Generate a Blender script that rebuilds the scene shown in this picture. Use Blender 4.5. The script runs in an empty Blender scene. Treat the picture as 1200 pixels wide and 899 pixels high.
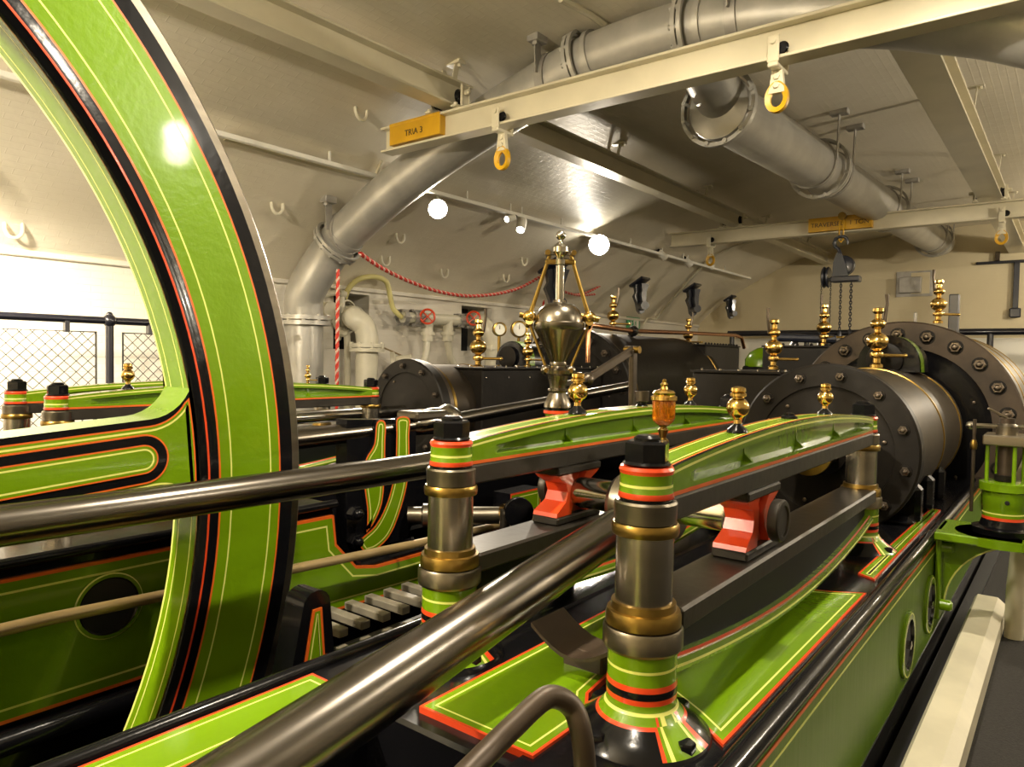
import bpy, bmesh, math, random
from mathutils import Vector, Matrix
random.seed(7)
PI = math.pi
C = bpy.context.scene.collection
EYE = 1.65      # eye height in build units; the whole scene is brought to metres at the end
K = 0.65

# ------------------------------------------------------------------ camera model
F_PX = 845.0
YAW, PITCH, ROLL = math.radians(38.0), math.radians(2.06), math.radians(1.0)
fwd = Vector((math.cos(YAW)*math.cos(PITCH), math.sin(YAW)*math.cos(PITCH), -math.sin(PITCH)))
right0 = Vector((math.sin(YAW), -math.cos(YAW), 0))
up0 = right0.cross(fwd)
camr = right0*math.cos(ROLL) + up0*math.sin(ROLL)
camu = up0*math.cos(ROLL) - right0*math.sin(ROLL)

def ray(px, py):
    return fwd + camr*((px-600)/F_PX) + camu*((449.5-py)/F_PX)
def at(px, py, X=None, Y=None, Z=None):
    """point of the place seen at px,py of the photograph that lies on the plane X=, Y= or Z= (eye level is 0)"""
    r = ray(px, py)
    t = X/r.x if X is not None else (Y/r.y if Y is not None else Z/r.z)
    return r*t

# ------------------------------------------------------------------ materials
M = {}
def mat(name, col, rough=.5, metal=0, coat=0, noise=0, nscale=6, bump=0, bscale=40, spec=.5, col2=None, mixscale=None, stretch=None, emit=None, estr=0, trans=0):
    m = bpy.data.materials.new(name); m.use_nodes = True
    nt = m.node_tree; b = nt.nodes['Principled BSDF']
    b.inputs['Base Color'].default_value = (*col, 1)
    b.inputs['Roughness'].default_value = rough
    b.inputs['Metallic'].default_value = metal
    b.inputs['Coat Weight'].default_value = coat
    b.inputs['Coat Roughness'].default_value = .06
    b.inputs['Specular IOR Level'].default_value = spec
    if trans: b.inputs['Transmission Weight'].default_value = trans
    if emit:
        b.inputs['Emission Color'].default_value = (*emit, 1); b.inputs['Emission Strength'].default_value = estr
    tc = nt.nodes.new('ShaderNodeTexCoord'); mp = nt.nodes.new('ShaderNodeMapping')
    nt.links.new(tc.outputs['Object'], mp.inputs['Vector'])
    if stretch: mp.inputs['Scale'].default_value = stretch
    if noise or col2:
        n = nt.nodes.new('ShaderNodeTexNoise'); n.inputs['Scale'].default_value = mixscale or nscale; n.inputs['Detail'].default_value = 5
        nt.links.new(mp.outputs[0], n.inputs['Vector'])
        r = nt.nodes.new('ShaderNodeValToRGB')
        c2 = col2 or tuple(c*(1-noise) for c in col)
        r.color_ramp.elements[0].position = .35; r.color_ramp.elements[0].color = (*c2, 1)
        r.color_ramp.elements[1].position = .65; r.color_ramp.elements[1].color = (*col, 1)
        nt.links.new(n.outputs['Fac'], r.inputs['Fac']); nt.links.new(r.outputs[0], b.inputs['Base Color'])
    if bump:
        n2 = nt.nodes.new('ShaderNodeTexNoise'); n2.inputs['Scale'].default_value = bscale; n2.inputs['Detail'].default_value = 3
        nt.links.new(mp.outputs[0], n2.inputs['Vector'])
        bp = nt.nodes.new('ShaderNodeBump'); bp.inputs['Strength'].default_value = bump; bp.inputs['Distance'].default_value = .01
        nt.links.new(n2.outputs['Fac'], bp.inputs['Height']); nt.links.new(bp.outputs[0], b.inputs['Normal'])
    M[name] = m; return m

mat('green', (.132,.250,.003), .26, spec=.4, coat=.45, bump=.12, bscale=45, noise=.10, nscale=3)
mat('side_green', (.075,.145,.004), .35, spec=.25, bump=.15, bscale=25, stretch=(1,1,.15))  # darker copy of green: shade of the bed side put into its colour
mat('black', (.004,.004,.005), .20, spec=.2, coat=.15, bump=.06, bscale=35)
mat('red', (.62,.055,.012), .28, coat=.4, bump=.03)
mat('orange_red', (.62,.11,.012), .35, coat=.2)
mat('cream', (.66,.68,.17), .35, coat=.2)
mat('column_steel', (.45,.41,.34), .26, metal=1, noise=.3, nscale=3, stretch=(1,1,6))
mat('steel', (.26,.23,.18), .32, metal=1, noise=.35, nscale=3, stretch=(1,1,6))
mat('rod_steel', (.205,.185,.16), .23, metal=1, noise=.3, nscale=2.5, bump=.04, bscale=9, stretch=(.6,4,4))
mat('bright_steel', (.55,.52,.46), .16, metal=1, noise=.3, nscale=5)
mat('guide_steel', (.040,.034,.026), .42, metal=.6, noise=.4, nscale=5, bump=.1, bscale=30)
mat('lagging', (.060,.046,.030), .40, metal=.7, noise=.5, nscale=3, bump=.05, bscale=12)
mat('iron', (.011,.009,.007), .45, spec=.18, metal=0, noise=.4, nscale=4, bump=.12, bscale=25)
mat('iron_brown', (.065,.045,.028), .45, metal=.4, noise=.5, nscale=5, bump=.1, bscale=30)
mat('bolt_steel', (.13,.105,.08), .35, metal=.9, noise=.3, nscale=20)
mat('brass', (.74,.50,.16), .17, metal=1, noise=.25, nscale=8)
mat('old_brass', (.36,.235,.06), .30, metal=1, noise=.3, nscale=8)
mat('copper', (.55,.27,.14), .25, metal=1)
mat('governor_steel', (.21,.185,.145), .26, metal=1, noise=.25, nscale=6)
mat('white_paint', (.68,.64,.50), .38, coat=.15, noise=.12, nscale=6, bump=.08, bscale=20)
mat('rail_paint', (.60,.55,.40), .30, coat=.25, noise=.10, nscale=4, bump=.05, bscale=25)
mat('silver_paint', (.47,.455,.41), .36, metal=.4, noise=.22, nscale=5, bump=.1, bscale=30)
mat('silver_dull', (.40,.38,.34), .42, metal=.4, noise=.25, nscale=8)
mat('yellow', (.60,.33,.008), .4, coat=.2, noise=.15, nscale=9)
mat('yellow_hose', (.66,.60,.25), .35)
mat('dark_text', (.05,.03,.01), .6)
mat('navy', (.012,.014,.024), .35, coat=.3, bump=.1, bscale=20)
mat('carpet', (.018,.016,.014), .9, noise=.5, nscale=120, bump=.4, bscale=200)
mat('pit_floor', (.03,.027,.02), .7, noise=.5, nscale=3, bump=.2, bscale=20)
mat('rope_red', (.52,.035,.02), .6)
mat('rope_white', (.62,.45,.36), .6)
mat('wood_slat', (.20,.18,.135), .5, noise=.3, nscale=10)
mat('tan', (.33,.24,.11), .4, metal=.3, noise=.2, nscale=5)
mat('tape_black', (.008,.008,.012), .6)
mat('curb', (.60,.56,.42), .5, noise=.18, nscale=5, bump=.1, bscale=20)
mat('sign_green', (.04,.32,.12), .5)
mat('white', (.78,.76,.68), .5)
mat('hole', (.003,.003,.003), .8)
mat('amber', (.75,.22,.012), .06, coat=.5, trans=.75)
mat('hoist_grey', (.05,.055,.065), .4, coat=.2)
mat('matt_black', (.005,.006,.004), .6, spec=.15)  # shade on the webs of the lower guide beams, put in as colour
mat('glass', (.95,.95,.95), .02, trans=1)
mat('lamp', (1,.95,.85), .4, emit=(1,.93,.80), estr=70)
mat('lamp_small', (1,.95,.85), .4, emit=(1,.95,.9), estr=10)
mat('wire', (.05,.05,.045), .4, metal=.6)
mat('rail_black', (.010,.010,.016), .3, coat=.4)

def wall_mat(name, col, col2, brick=True, bstr=.35, vec='Object', rough=.42):
    m = bpy.data.materials.new(name); m.use_nodes = True; nt = m.node_tree; b = nt.nodes['Principled BSDF']
    b.inputs['Roughness'].default_value = rough
    tc = nt.nodes.new('ShaderNodeTexCoord')
    n = nt.nodes.new('ShaderNodeTexNoise'); n.inputs['Scale'].default_value = .9; n.inputs['Detail'].default_value = 6
    nt.links.new(tc.outputs['Object'], n.inputs['Vector'])
    r = nt.nodes.new('ShaderNodeValToRGB'); r.color_ramp.elements[0].position = .38; r.color_ramp.elements[1].position = .62
    r.color_ramp.elements[0].color = (*col2, 1); r.color_ramp.elements[1].color = (*col, 1)
    nt.links.new(n.outputs['Fac'], r.inputs['Fac']); nt.links.new(r.outputs[0], b.inputs['Base Color'])
    n2 = nt.nodes.new('ShaderNodeTexNoise'); n2.inputs['Scale'].default_value = 9; n2.inputs['Detail'].default_value = 6
    nt.links.new(tc.outputs['Object'], n2.inputs['Vector'])
    bp = nt.nodes.new('ShaderNodeBump'); bp.inputs['Strength'].default_value = .3; bp.inputs['Distance'].default_value = .012
    nt.links.new(n2.outputs['Fac'], bp.inputs['Height'])
    if brick:
        br = nt.nodes.new('ShaderNodeTexBrick')
        br.inputs['Scale'].default_value = 1.0; br.inputs['Brick Width'].default_value = .22; br.inputs['Row Height'].default_value = .075
        br.inputs['Mortar Size'].default_value = .006; br.inputs['Mortar Smooth'].default_value = .6
        br.inputs['Color1'].default_value = (1,1,1,1); br.inputs['Color2'].default_value = (.85,.85,.85,1); br.inputs['Mortar'].default_value = (.35,.35,.35,1)
        nt.links.new(tc.outputs['UV'], br.inputs['Vector'])
        b2 = nt.nodes.new('ShaderNodeBump'); b2.inputs['Strength'].default_value = bstr; b2.inputs['Distance'].default_value = .012
        nt.links.new(br.outputs['Color'], b2.inputs['Height']); nt.links.new(bp.outputs[0], b2.inputs['Normal'])
        nt.links.new(b2.outputs[0], b.inputs['Normal'])
    else:
        nt.links.new(bp.outputs[0], b.inputs['Normal'])
    M[name] = m
wall_mat('wall_brick', (.80,.76,.66), (.72,.67,.57))
wall_mat('vault', (.80,.74,.60), (.70,.64,.50), bstr=.25, rough=.45)
wall_mat('end_wall', (.64,.56,.37), (.58,.50,.32), brick=True, bstr=.15, rough=.6)

wall_mat('shaded_brick', (.30,.27,.20), (.22,.20,.15))  # unseen right wall: brick darkened in colour to cut its bounce light

# ------------------------------------------------------------------ mesh builder
class MB:
    def __init__(s): s.bm = bmesh.new(); s.mats = []
    def mi(s, m):
        if m not in s.mats: s.mats.append(m)
        return s.mats.index(m)
    def v(s, p): return s.bm.verts.new(p)
    def f(s, vs, m, smooth=True):
        try: fa = s.bm.faces.new(vs)
        except ValueError: return None
        fa.material_index = s.mi(m); fa.smooth = smooth; return fa
    def box(s, x0, x1, y0, y1, z0, z1, m, bev=0, mtx=None, segs=1):
        r = bmesh.ops.create_cube(s.bm, size=1)
        vs = r['verts']
        for v in vs:
            v.co = Vector(((x0+x1)/2+v.co.x*(x1-x0), (y0+y1)/2+v.co.y*(y1-y0), (z0+z1)/2+v.co.z*(z1-z0)))
        fs = set(f for v in vs for f in v.link_faces)
        for f in fs: f.material_index = s.mi(m); f.smooth = True
        if bev:
            es = list(set(e for v in vs for e in v.link_edges))
            rr = bmesh.ops.bevel(s.bm, geom=es, offset=bev, segments=segs, affect='EDGES', profile=.5)
            for f in rr['faces']: f.material_index = s.mi(m); f.smooth = True
            vs = list(set(v for f in rr['faces'] for v in f.verts) | set(v for v in vs if v.is_valid))
        if mtx is not None:
            for v in vs: v.co = mtx @ v.co
        return vs
    def obox(s, c, size, m, rot=None, bev=0):
        """box centred on c, turned by the matrix rot"""
        mt = Matrix.Translation(Vector(c)) @ (rot.to_4x4() if rot is not None else Matrix.Identity(4))
        a, b, d = size
        return s.box(-a/2, a/2, -b/2, b/2, -d/2, d/2, m, bev, mt)
    def bar(s, p, q, w, h, m, bev=0, up=Vector((0,0,1))):
        p, q = Vector(p), Vector(q); d = q-p; L = d.length; x = d.normalized()
        y = up.cross(x)
        if y.length < 1e-4: y = Vector((0,1,0)).cross(x)
        y.normalize(); z = x.cross(y)
        R = Matrix((x,y,z)).transposed()
        return s.obox((p+q)/2, (L, w, h), m, R, bev)
    def lathe(s, prof, o=(0,0,0), ax=(0,0,1), n=32, m='steel', caps=True, matfn=None, ref=None, arc=None):
        """prof: (radius, height[, material of the band up to the next point])"""
        z = Vector(ax).normalized(); o = Vector(o)
        x = Vector(ref) if ref is not None else (Vector((1,0,0)) if abs(z.x) < .9 else Vector((0,1,0)))
        x = (x - z*x.dot(z)).normalized(); y = z.cross(x)
        rings = []
        a0, a1 = arc if arc else (0, 2*PI)
        nn = n if not arc else n+1
        for p in prof:
            r, h = p[0], p[1]
            if r < 1e-6: rings.append([s.v(o+z*h)])
            else: rings.append([s.v(o+z*h+(x*math.cos(a0+(a1-a0)*k/n)+y*math.sin(a0+(a1-a0)*k/n))*r) for k in range(nn)])
        for i in range(len(prof)-1):
            A, B = rings[i], rings[i+1]
            mm = prof[i][2] if len(prof[i]) > 2 else m
            for k in range(n):
                k2 = (k+1) % n if not arc else k+1
                m2 = matfn(i, 360*(k+.5)/n) or mm if matfn else mm
                if len(A) == 1 and len(B) == 1: continue
                if len(A) == 1: s.f((A[0], B[k], B[k2]), m2)
                elif len(B) == 1: s.f((A[k], A[k2], B[0]), m2)
                else: s.f((A[k], A[k2], B[k2], B[k]), m2)
        if caps and not arc:
            if len(rings[0]) > 2: s.f(rings[0][::-1], prof[0][2] if len(prof[0]) > 2 else m)
            if len(rings[-1]) > 2: s.f(rings[-1], prof[-2][2] if len(prof[-2]) > 2 else m)
    def cyl(s, p, q, r, m, n=20, r2=None):
        p, q = Vector(p), Vector(q)
        s.lathe([(r,0),(r if r2 is None else r2,(q-p).length)], p, q-p, n, m)
    def ball(s, c, r, m, n=20, sq=1):
        pr = [(r*math.sin(PI*k/10), -r*sq*math.cos(PI*k/10)) for k in range(11)]
        pr[0] = (0, -r*sq); pr[-1] = (0, r*sq)
        s.lathe(pr, c, (0,0,1), n, m)
    def hexa(s, c, ax, r, h, m, sides=6, rot=0):
        z = Vector(ax).normalized(); c = Vector(c)
        x = Vector((1,0,0)) if abs(z.x) < .9 else Vector((0,1,0)); x = (x-z*x.dot(z)).normalized(); y = z.cross(x)
        rings = []
        for (rr, hh) in ((r,0),(r,h*.88),(r*.88,h)):
            rings.append([s.v(c+z*hh+(x*math.cos(rot+2*PI*k/sides)+y*math.sin(rot+2*PI*k/sides))*rr) for k in range(sides)])
        for a, b in zip(rings, rings[1:]):
            for k in range(sides): s.f((a[k], a[(k+1)%sides], b[(k+1)%sides], b[k]), m, False)
        s.f(rings[-1], m, False); s.f(rings[0][::-1], m, False)
    def tube(s, pts, r, m, n=12, closed=False, caps=True):
        pts = [Vector(p) for p in pts]; N = len(pts)
        R = r if isinstance(r, (list, tuple)) else [r]*N
        rings = []; t0 = None; nrm = None
        for i, p in enumerate(pts):
            if closed: t = (pts[(i+1)%N]-pts[i-1]).normalized()
            else: t = (pts[min(i+1,N-1)]-pts[max(i-1,0)]).normalized()
            if nrm is None:
                nrm = Vector((0,0,1)) if abs(t.z) < .9 else Vector((0,1,0))
                nrm = (nrm-t*nrm.dot(t)).normalized()
            else:
                nrm = (nrm-t*nrm.dot(t)).normalized()
            b = t.cross(nrm)
            rings.append([s.v(p+(nrm*math.cos(2*PI*k/n)+b*math.sin(2*PI*k/n))*R[i]) for k in range(n)])
        rng = range(N) if closed else range(N-1)
        for i in rng:
            A, B = rings[i], rings[(i+1)%N]
            for k in range(n): s.f((A[k], A[(k+1)%n], B[(k+1)%n], B[k]), m)
        if caps and not closed:
            s.f(rings[0][::-1], m); s.f(rings[-1], m)
    def sweep(s, sections, mats, closed=True, caps=None):
        """sections: list of equal-length point loops; mats[k] colours the strip between point k and k+1"""
        rings = [[s.v(p) for p in sec] for sec in sections]; n = len(sections[0])
        for A, B in zip(rings, rings[1:]):
            for k in range(n if closed else n-1): s.f((A[k], A[(k+1)%n], B[(k+1)%n], B[k]), mats[k])
        if caps: s.f(rings[0][::-1], caps, False); s.f(rings[-1], caps, False)
    def extrude(s, poly, fr, depth, m, mside=None):
        """poly in the frame fr=(origin,u,v): a solid of that outline, depth along u x v"""
        o, u, v = [Vector(a) for a in fr]; w = u.cross(v).normalized()
        A = [s.v(o+u*p[0]+v*p[1]) for p in poly]; B = [s.v(o+u*p[0]+v*p[1]-w*depth) for p in poly]
        s.f(A, m, False); s.f(B[::-1], m, False)
        for k in range(len(poly)): s.f((A[k], B[k], B[(k+1)%len(poly)], A[(k+1)%len(poly)]), mside or m)
    def panel(s, poly, fr, rings, mid, depth=.004, side=None):
        """painted panel: outline poly (counter-clockwise), then border bands (width, material), then mid"""
        o, u, v = [Vector(a) for a in fr]; w = u.cross(v).normalized()
        loops = [poly]; d = 0
        for wd, _ in rings:
            d += wd; loops.append(inset(poly, d))
        vs = [[s.v(o+u*p[0]+v*p[1]) for p in L] for L in loops]
        n = len(poly)
        for i, (wd, mm) in enumerate(rings):
            for k in range(n): s.f((vs[i][k], vs[i][(k+1)%n], vs[i+1][(k+1)%n], vs[i+1][k]), mm, False)
        s.f(vs[-1], mid, False)
        if depth:
            B = [s.v(o+u*p[0]+v*p[1]-w*depth) for p in poly]; sm = side or rings[0][1]
            for k in range(n): s.f((vs[0][k], B[k], B[(k+1)%n], vs[0][(k+1)%n]), sm)
            s.f(B[::-1], sm, False)
    def build(s, name, parent=None, sharp=35):
        me = bpy.data.meshes.new(name)
        bmesh.ops.recalc_face_normals(s.bm, faces=s.bm.faces[:])
        s.bm.to_mesh(me); s.bm.free()
        for m in s.mats: me.materials.append(M[m])
        me.set_sharp_from_angle(angle=math.radians(sharp))
        o = bpy.data.objects.new(name, me); C.objects.link(o)
        if parent: o.parent = parent
        return o

def inset(poly, d):
    n = len(poly); out = []
    for i in range(n):
        a, b, c = Vector(poly[i-1]), Vector(poly[i]), Vector(poly[(i+1)%n])
        e1 = (b-a); e2 = (c-b)
        if e1.length < 1e-9: e1 = e2
        if e2.length < 1e-9: e2 = e1
        e1.normalize(); e2.normalize()
        n1 = Vector((-e1.y, e1.x)); n2 = Vector((-e2.y, e2.x))
        k = n1+n2; L = k.length
        if L < 1e-6: out.append(tuple(b+n1*d)); continue
        k /= L; co = max(.2, k.dot(n1))
        out.append(tuple(b+k*(d/co)))
    return out
def rrect(x0, x1, y0, y1, r, n=8):
    pts = []
    for cx, cy, a in ((x1-r,y0+r,-90),(x1-r,y1-r,0),(x0+r,y1-r,90),(x0+r,y0+r,180)):
        for k in range(n+1):
            t = math.radians(a+90*k/n); pts.append((cx+r*math.cos(t), cy+r*math.sin(t)))
    return pts
def circ(r, n=32, cx=0, cy=0): return [(cx+r*math.cos(2*PI*k/n), cy+r*math.sin(2*PI*k/n)) for k in range(n)]

XZ = lambda Y: (Vector((0,Y,0)), Vector((1,0,0)), Vector((0,0,1)))      # frame whose front faces -Y
YZ = lambda X: (Vector((X,0,0)), Vector((0,-1,0)), Vector((0,0,1)))     # u = -Y, front faces -X
XY = lambda Z: (Vector((0,0,Z)), Vector((1,0,0)), Vector((0,1,0)))      # front faces up

def tag(o, label=None, cat=None, group=None, kind=None):
    if label: o['label'] = label
    if cat: o['category'] = cat
    if group: o['group'] = group
    if kind: o['kind'] = kind
    return o
def thing(name, label, cat, group=None, loc=(0,0,0)):
    o = bpy.data.objects.new(name, None); C.objects.link(o); o.empty_display_size = .1
    o.location = loc
    return tag(o, label, cat, group)
def kids(o): return [c for c in C.objects if c.parent == o]
def dup(o, off=(0,0,0), label=None, group=None, parent=None, scale=None, rotz=None):
    c = o.copy(); C.objects.link(c)
    if parent is not None: c.parent = parent
    c.location = Vector(o.location)+Vector(off)
    if rotz is not None: c.rotation_euler.z = rotz
    if scale: c.scale = Vector(o.scale)*scale
    if label: c['label'] = label
    if group: c['group'] = group
    for k in kids(o): dup(k, parent=c)
    return c
def struct(mb, name):
    o = mb.build(name); o['kind'] = 'structure'; return o
def solo(mb, name, label, cat, group=None):
    return tag(mb.build(name), label, cat, group)

STRIPE = [(.012,'orange_red'),(.022,'green'),(.008,'cream')]
# ================================================================== THE ROOM (eye level is z = 0)
FLR = -EYE; PIT = -3.75
WY, WX, RY, BX = 8.1, 18.5, -6.1, -4.5
half = [(8.1,.95),(7.85,1.2),(7.5,1.48),(6.85,1.9),(6.0,2.34),(5.45,2.56),(4.8,2.76),(4.0,2.90),(3.0,2.99),(2.0,3.03),(1.0,3.05)]
vpts = half + [(2-y, z) for y, z in half[-2::-1]]
def vault_z(y):
    for (a, za), (b, zb) in zip(vpts, vpts[1:]):
        if b <= y <= a: return zb+(za-zb)*(y-b)/(a-b)
    return .95
def set_uv(o, fn):
    me = o.data; uv = me.uv_layers.new(name='UVMap')
    for p in me.polygons:
        for li in p.loop_indices: uv.data[li].uv = fn(me.vertices[me.loops[li].vertex_index].co, p.normal)
L = 0; arc = [0]
for (a, za), (b, zb) in zip(vpts, vpts[1:]): L += math.hypot(a-b, za-zb); arc.append(L)
m = MB(); xs = [BX+(WX-BX)*k/12 for k in range(13)]
grid = [[m.v((x, y, z)) for (y, z) in vpts] for x in xs]
for i in range(12):
    for j in range(len(vpts)-1): m.f((grid[i][j], grid[i+1][j], grid[i+1][j+1], grid[i][j+1]), 'vault')
o = struct(m, 'ceiling')
amap = {round(y, 3): a for (y, z), a in zip(vpts, arc)}
set_uv(o, lambda co, n: (co.x, amap[min(amap, key=lambda k: abs(k-co.y))]))
# left wall with two recesses
def niche(px0, py0, px1, py1):
    a = at(px0, py0, Y=WY); b = at(px1, py1, Y=WY); return (a.x, b.x, min(a.z, b.z), max(a.z, b.z))
N = [niche(391, 342, 432, 410), niche(541, 358, 575, 412)]
m = MB()
xs = sorted([BX, WX]+[n[0] for n in N]+[n[1] for n in N])
for a, b in zip(xs, xs[1:]):
    hole = [n for n in N if abs(n[0]-a) < 1e-6 and abs(n[1]-b) < 1e-6]
    spans = [(FLR, hole[0][2]), (hole[0][3], .95)] if hole else [(FLR, .95)]
    for z0, z1 in spans:
        m.f([m.v(p) for p in ((a,WY,z0),(b,WY,z0),(b,WY,z1),(a,WY,z1))], 'wall_brick')
    if hole:
        x0, x1, z0, z1 = hole[0]
        D = .55
        for q in (((x0,WY,z0),(x0,WY,z1),(x0,WY+D,z1),(x0,WY+D,z0)), ((x1,WY,z0),(x1,WY,z1),(x1,WY+D,z1),(x1,WY+D,z0)),
                  ((x0,WY,z1),(x1,WY,z1),(x1,WY+D,z1),(x0,WY+D,z1)), ((x0,WY,z0),(x1,WY,z0),(x1,WY+D,z0),(x0,WY+D,z0))):
            m.f([m.v(p) for p in q], 'wall_brick', False)
        m.f([m.v(p) for p in ((x0,WY+D,z0),(x1,WY+D,z0),(x1,WY+D,z1),(x0,WY+D,z1))], 'hole', False)
o = struct(m, 'wall_left'); set_uv(o, lambda co, n: (co.x+co.y, co.z))
m = MB(); m.f([m.v(p) for p in [(WX, y, z) for y, z in vpts]+[(WX, RY, PIT), (WX, WY, PIT)]], 'end_wall')
o = struct(m, 'wall_far'); set_uv(o, lambda co, n: (co.y, co.z))
m = MB(); m.f([m.v(p) for p in [(BX, y, z) for y, z in vpts]+[(BX, RY, PIT), (BX, WY, PIT)]], 'end_wall')
o = struct(m, 'wall_back'); set_uv(o, lambda co, n: (co.y, co.z))
m = MB(); m.f([m.v(p) for p in ((BX,RY,FLR),(WX,RY,FLR),(WX,RY,.95),(BX,RY,.95))], 'shaded_brick')
o = struct(m, 'wall_right'); set_uv(o, lambda co, n: (co.x, co.z))
m = MB(); m.box(BX, WX, WY-.05, WY, .90, .96, 'wall_brick', .01); o = struct(m, 'trim_1'); set_uv(o, lambda co, n: (co.x, co.z))
m = MB(); m.box(BX, WX, RY, .5, FLR-.12, FLR, 'carpet'); struct(m, 'floor')
m = MB(); m.box(BX, WX, 6.6, WY, FLR-.12, FLR, 'carpet'); struct(m, 'floor_walkway')
m = MB(); m.box(BX, WX, .5, 6.6, PIT-.1, PIT, 'pit_floor')
m.box(BX, WX, .38, .5, PIT, FLR-.121, 'pit_floor'); m.box(BX, WX, 6.6, 6.7, PIT, FLR-.121, 'pit_floor'); struct(m, 'floor_pit')

# ================================================================== OVERHEAD CRANE RAILS AND GIRDERS
def ibeam(m, p, q, h, w, tf, tw, mt):
    p, q = Vector(p), Vector(q); up = Vector((0,0,1))
    for dz, ww, hh in ((tf/2, w, tf), (h-tf/2, w, tf), (h/2, tw, h-2*tf+.002)):
        m.bar(p+up*dz, q+up*dz, ww, hh, mt, .004)
def rail_hanger(m, x, y, z, ztop, mt='rail_paint', lean=.0):
    for s in (-1, 1):
        m.bar((x, y+s*.05, z), (x+lean, y+s*.09, ztop-.01), .06, .012, mt, up=Vector((0,1,0)))
    m.box(x+lean-.05, x+lean+.05, y-.16, y+.16, ztop-.025, ztop+.02, mt, .004)
    m.lathe([(.022,0),(.022,.03)], (x+lean, y-.12, ztop-.055), (0,0,1), 6, mt)
    m.lathe([(.022,0),(.022,.03)], (x+lean, y+.12, ztop-.055), (0,0,1), 6, mt)
def rail(y, x0, x1, w, label, xs):
    t = thing('crane_rail', label, 'crane rail', 'crane rails under the vault')
    m = MB(); ibeam(m, (x0,y,2.37), (x1,y,2.37), .25, w, .022, .018, 'rail_paint'); m.build('girder', t)
    for x in xs:
        m = MB(); rail_hanger(m, x, y, 2.60, vault_z(y)+.02); m.build('hanger', t)
    return t
rail(4.8, BX+.1, 5.33, .20, 'cream steel crane rail along the left vault ending at the big silver pipe', (2.3, 5.1))
rail(4.8, 5.88, 18.4, .20, 'cream steel crane rail starting behind the big silver pipe and running to the far end', (8.2, 11.0, 13.8, 16.5))
rail(1.05, 5.95, 18.4, .30, 'wide cream steel crane rail along the crown of the vault', (6.9, 9.4, 12.6, 15.4))

def text_on(s, size, origin, u, v, m, parent, name='lettering'):
    cu = bpy.data.curves.new('t', 'FONT'); cu.body = s; cu.size = size; cu.extrude = .002; cu.align_x = 'CENTER'; cu.align_y = 'CENTER'
    ob = bpy.data.objects.new('t', cu)
    me = bpy.data.meshes.new_from_object(ob); bpy.data.objects.remove(ob)
    u, v = Vector(u).normalized(), Vector(v).normalized(); w = u.cross(v)
    R = Matrix((u, v, w)).transposed().to_4x4(); R.translation = Vector(origin)
    me.transform(R); me.materials.clear(); me.materials.append(M[m])
    o = bpy.data.objects.new(name, me); C.objects.link(o); o.parent = parent; return o

def crane_girder(x, y0, y1, label, railsY):
    z = 2.07
    t = thing('travelling_crane_girder', label, 'crane', 'travelling crane girders')
    m = MB(); ibeam(m, (x,y0,z), (x,y1,z), .25, .17, .022, .016, 'rail_paint')
    m.build('girder', t)
    for y in railsY:
        for s in (-1, 1):
            m = MB(); yy = y+s*.17
            m.box(x-.13, x+.13, yy-.035-s*.0, yy+.035, z+.25, z+.27, 'rail_paint', .004)
            m.box(x-.05, x+.05, yy+s*.02, yy+s*.035, z+.27, z+.47, 'rail_paint', .006)
            for dx in (-.1, .1): m.lathe([(.02,0),(.02,.02),(.0,.028)], (x+dx, yy, z+.27), (0,0,1), 8, 'rail_paint')
            b = m.build('trolley_bracket', t)
            m = MB(); m.lathe([(.0,-.03),(.065,-.03),(.075,-.02),(.06,.0),(.06,.02),(.0,.02)], (x, yy-s*.02, z+.375), (0,s,0), 20, 'black')
            w = m.build('wheel', t)
            m = MB(); m.lathe([(.026,0),(.026,.05),(.018,.058),(0,.058)], (x, yy+s*.03, z+.40), (0,s,0), 6, 'rail_paint'); m.build('axle_nut', t)
    return t
g1 = crane_girder(5.1, 5.68, -3.6, 'nearer cream crane girder crossing above the flywheel end', (4.8,))
pa, pb = at(456,170,X=5.01), at(515,155,X=5.01)
m = MB(); m.box(5.012, 5.092, pb.y, pa.y, 2.115, 2.30, 'yellow', .004); m.box(5.008, 5.192, pb.y, pa.y, 2.296, 2.326, 'yellow', .004); m.build('yellow_band', g1)
text_on('TR\\A 3', .085, (5.008, (pa.y+pb.y)/2, 2.195), (0,-1,0), (0,0,1), 'dark_text', g1)
g2 = crane_girder(12.3, 5.95, -3.6, 'farther cream crane girder with the chain hoist on it', (4.8, 1.05))
pa, pb = at(947,270,X=12.2), at(1022,264,X=12.2)
m = MB(); m.box(12.2, 12.292, pb.y, pa.y, 2.105, 2.305, 'yellow', .004); m.box(12.2, 12.39, pb.y, pa.y, 2.30, 2.326, 'yellow', .004); m.build('yellow_band', g2)
text_on('TRAVERSEL   1 TON', .098, (12.196, (pa.y+pb.y)/2, 2.205), (0,-1,0), (0,0,1), 'dark_text', g2)

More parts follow.
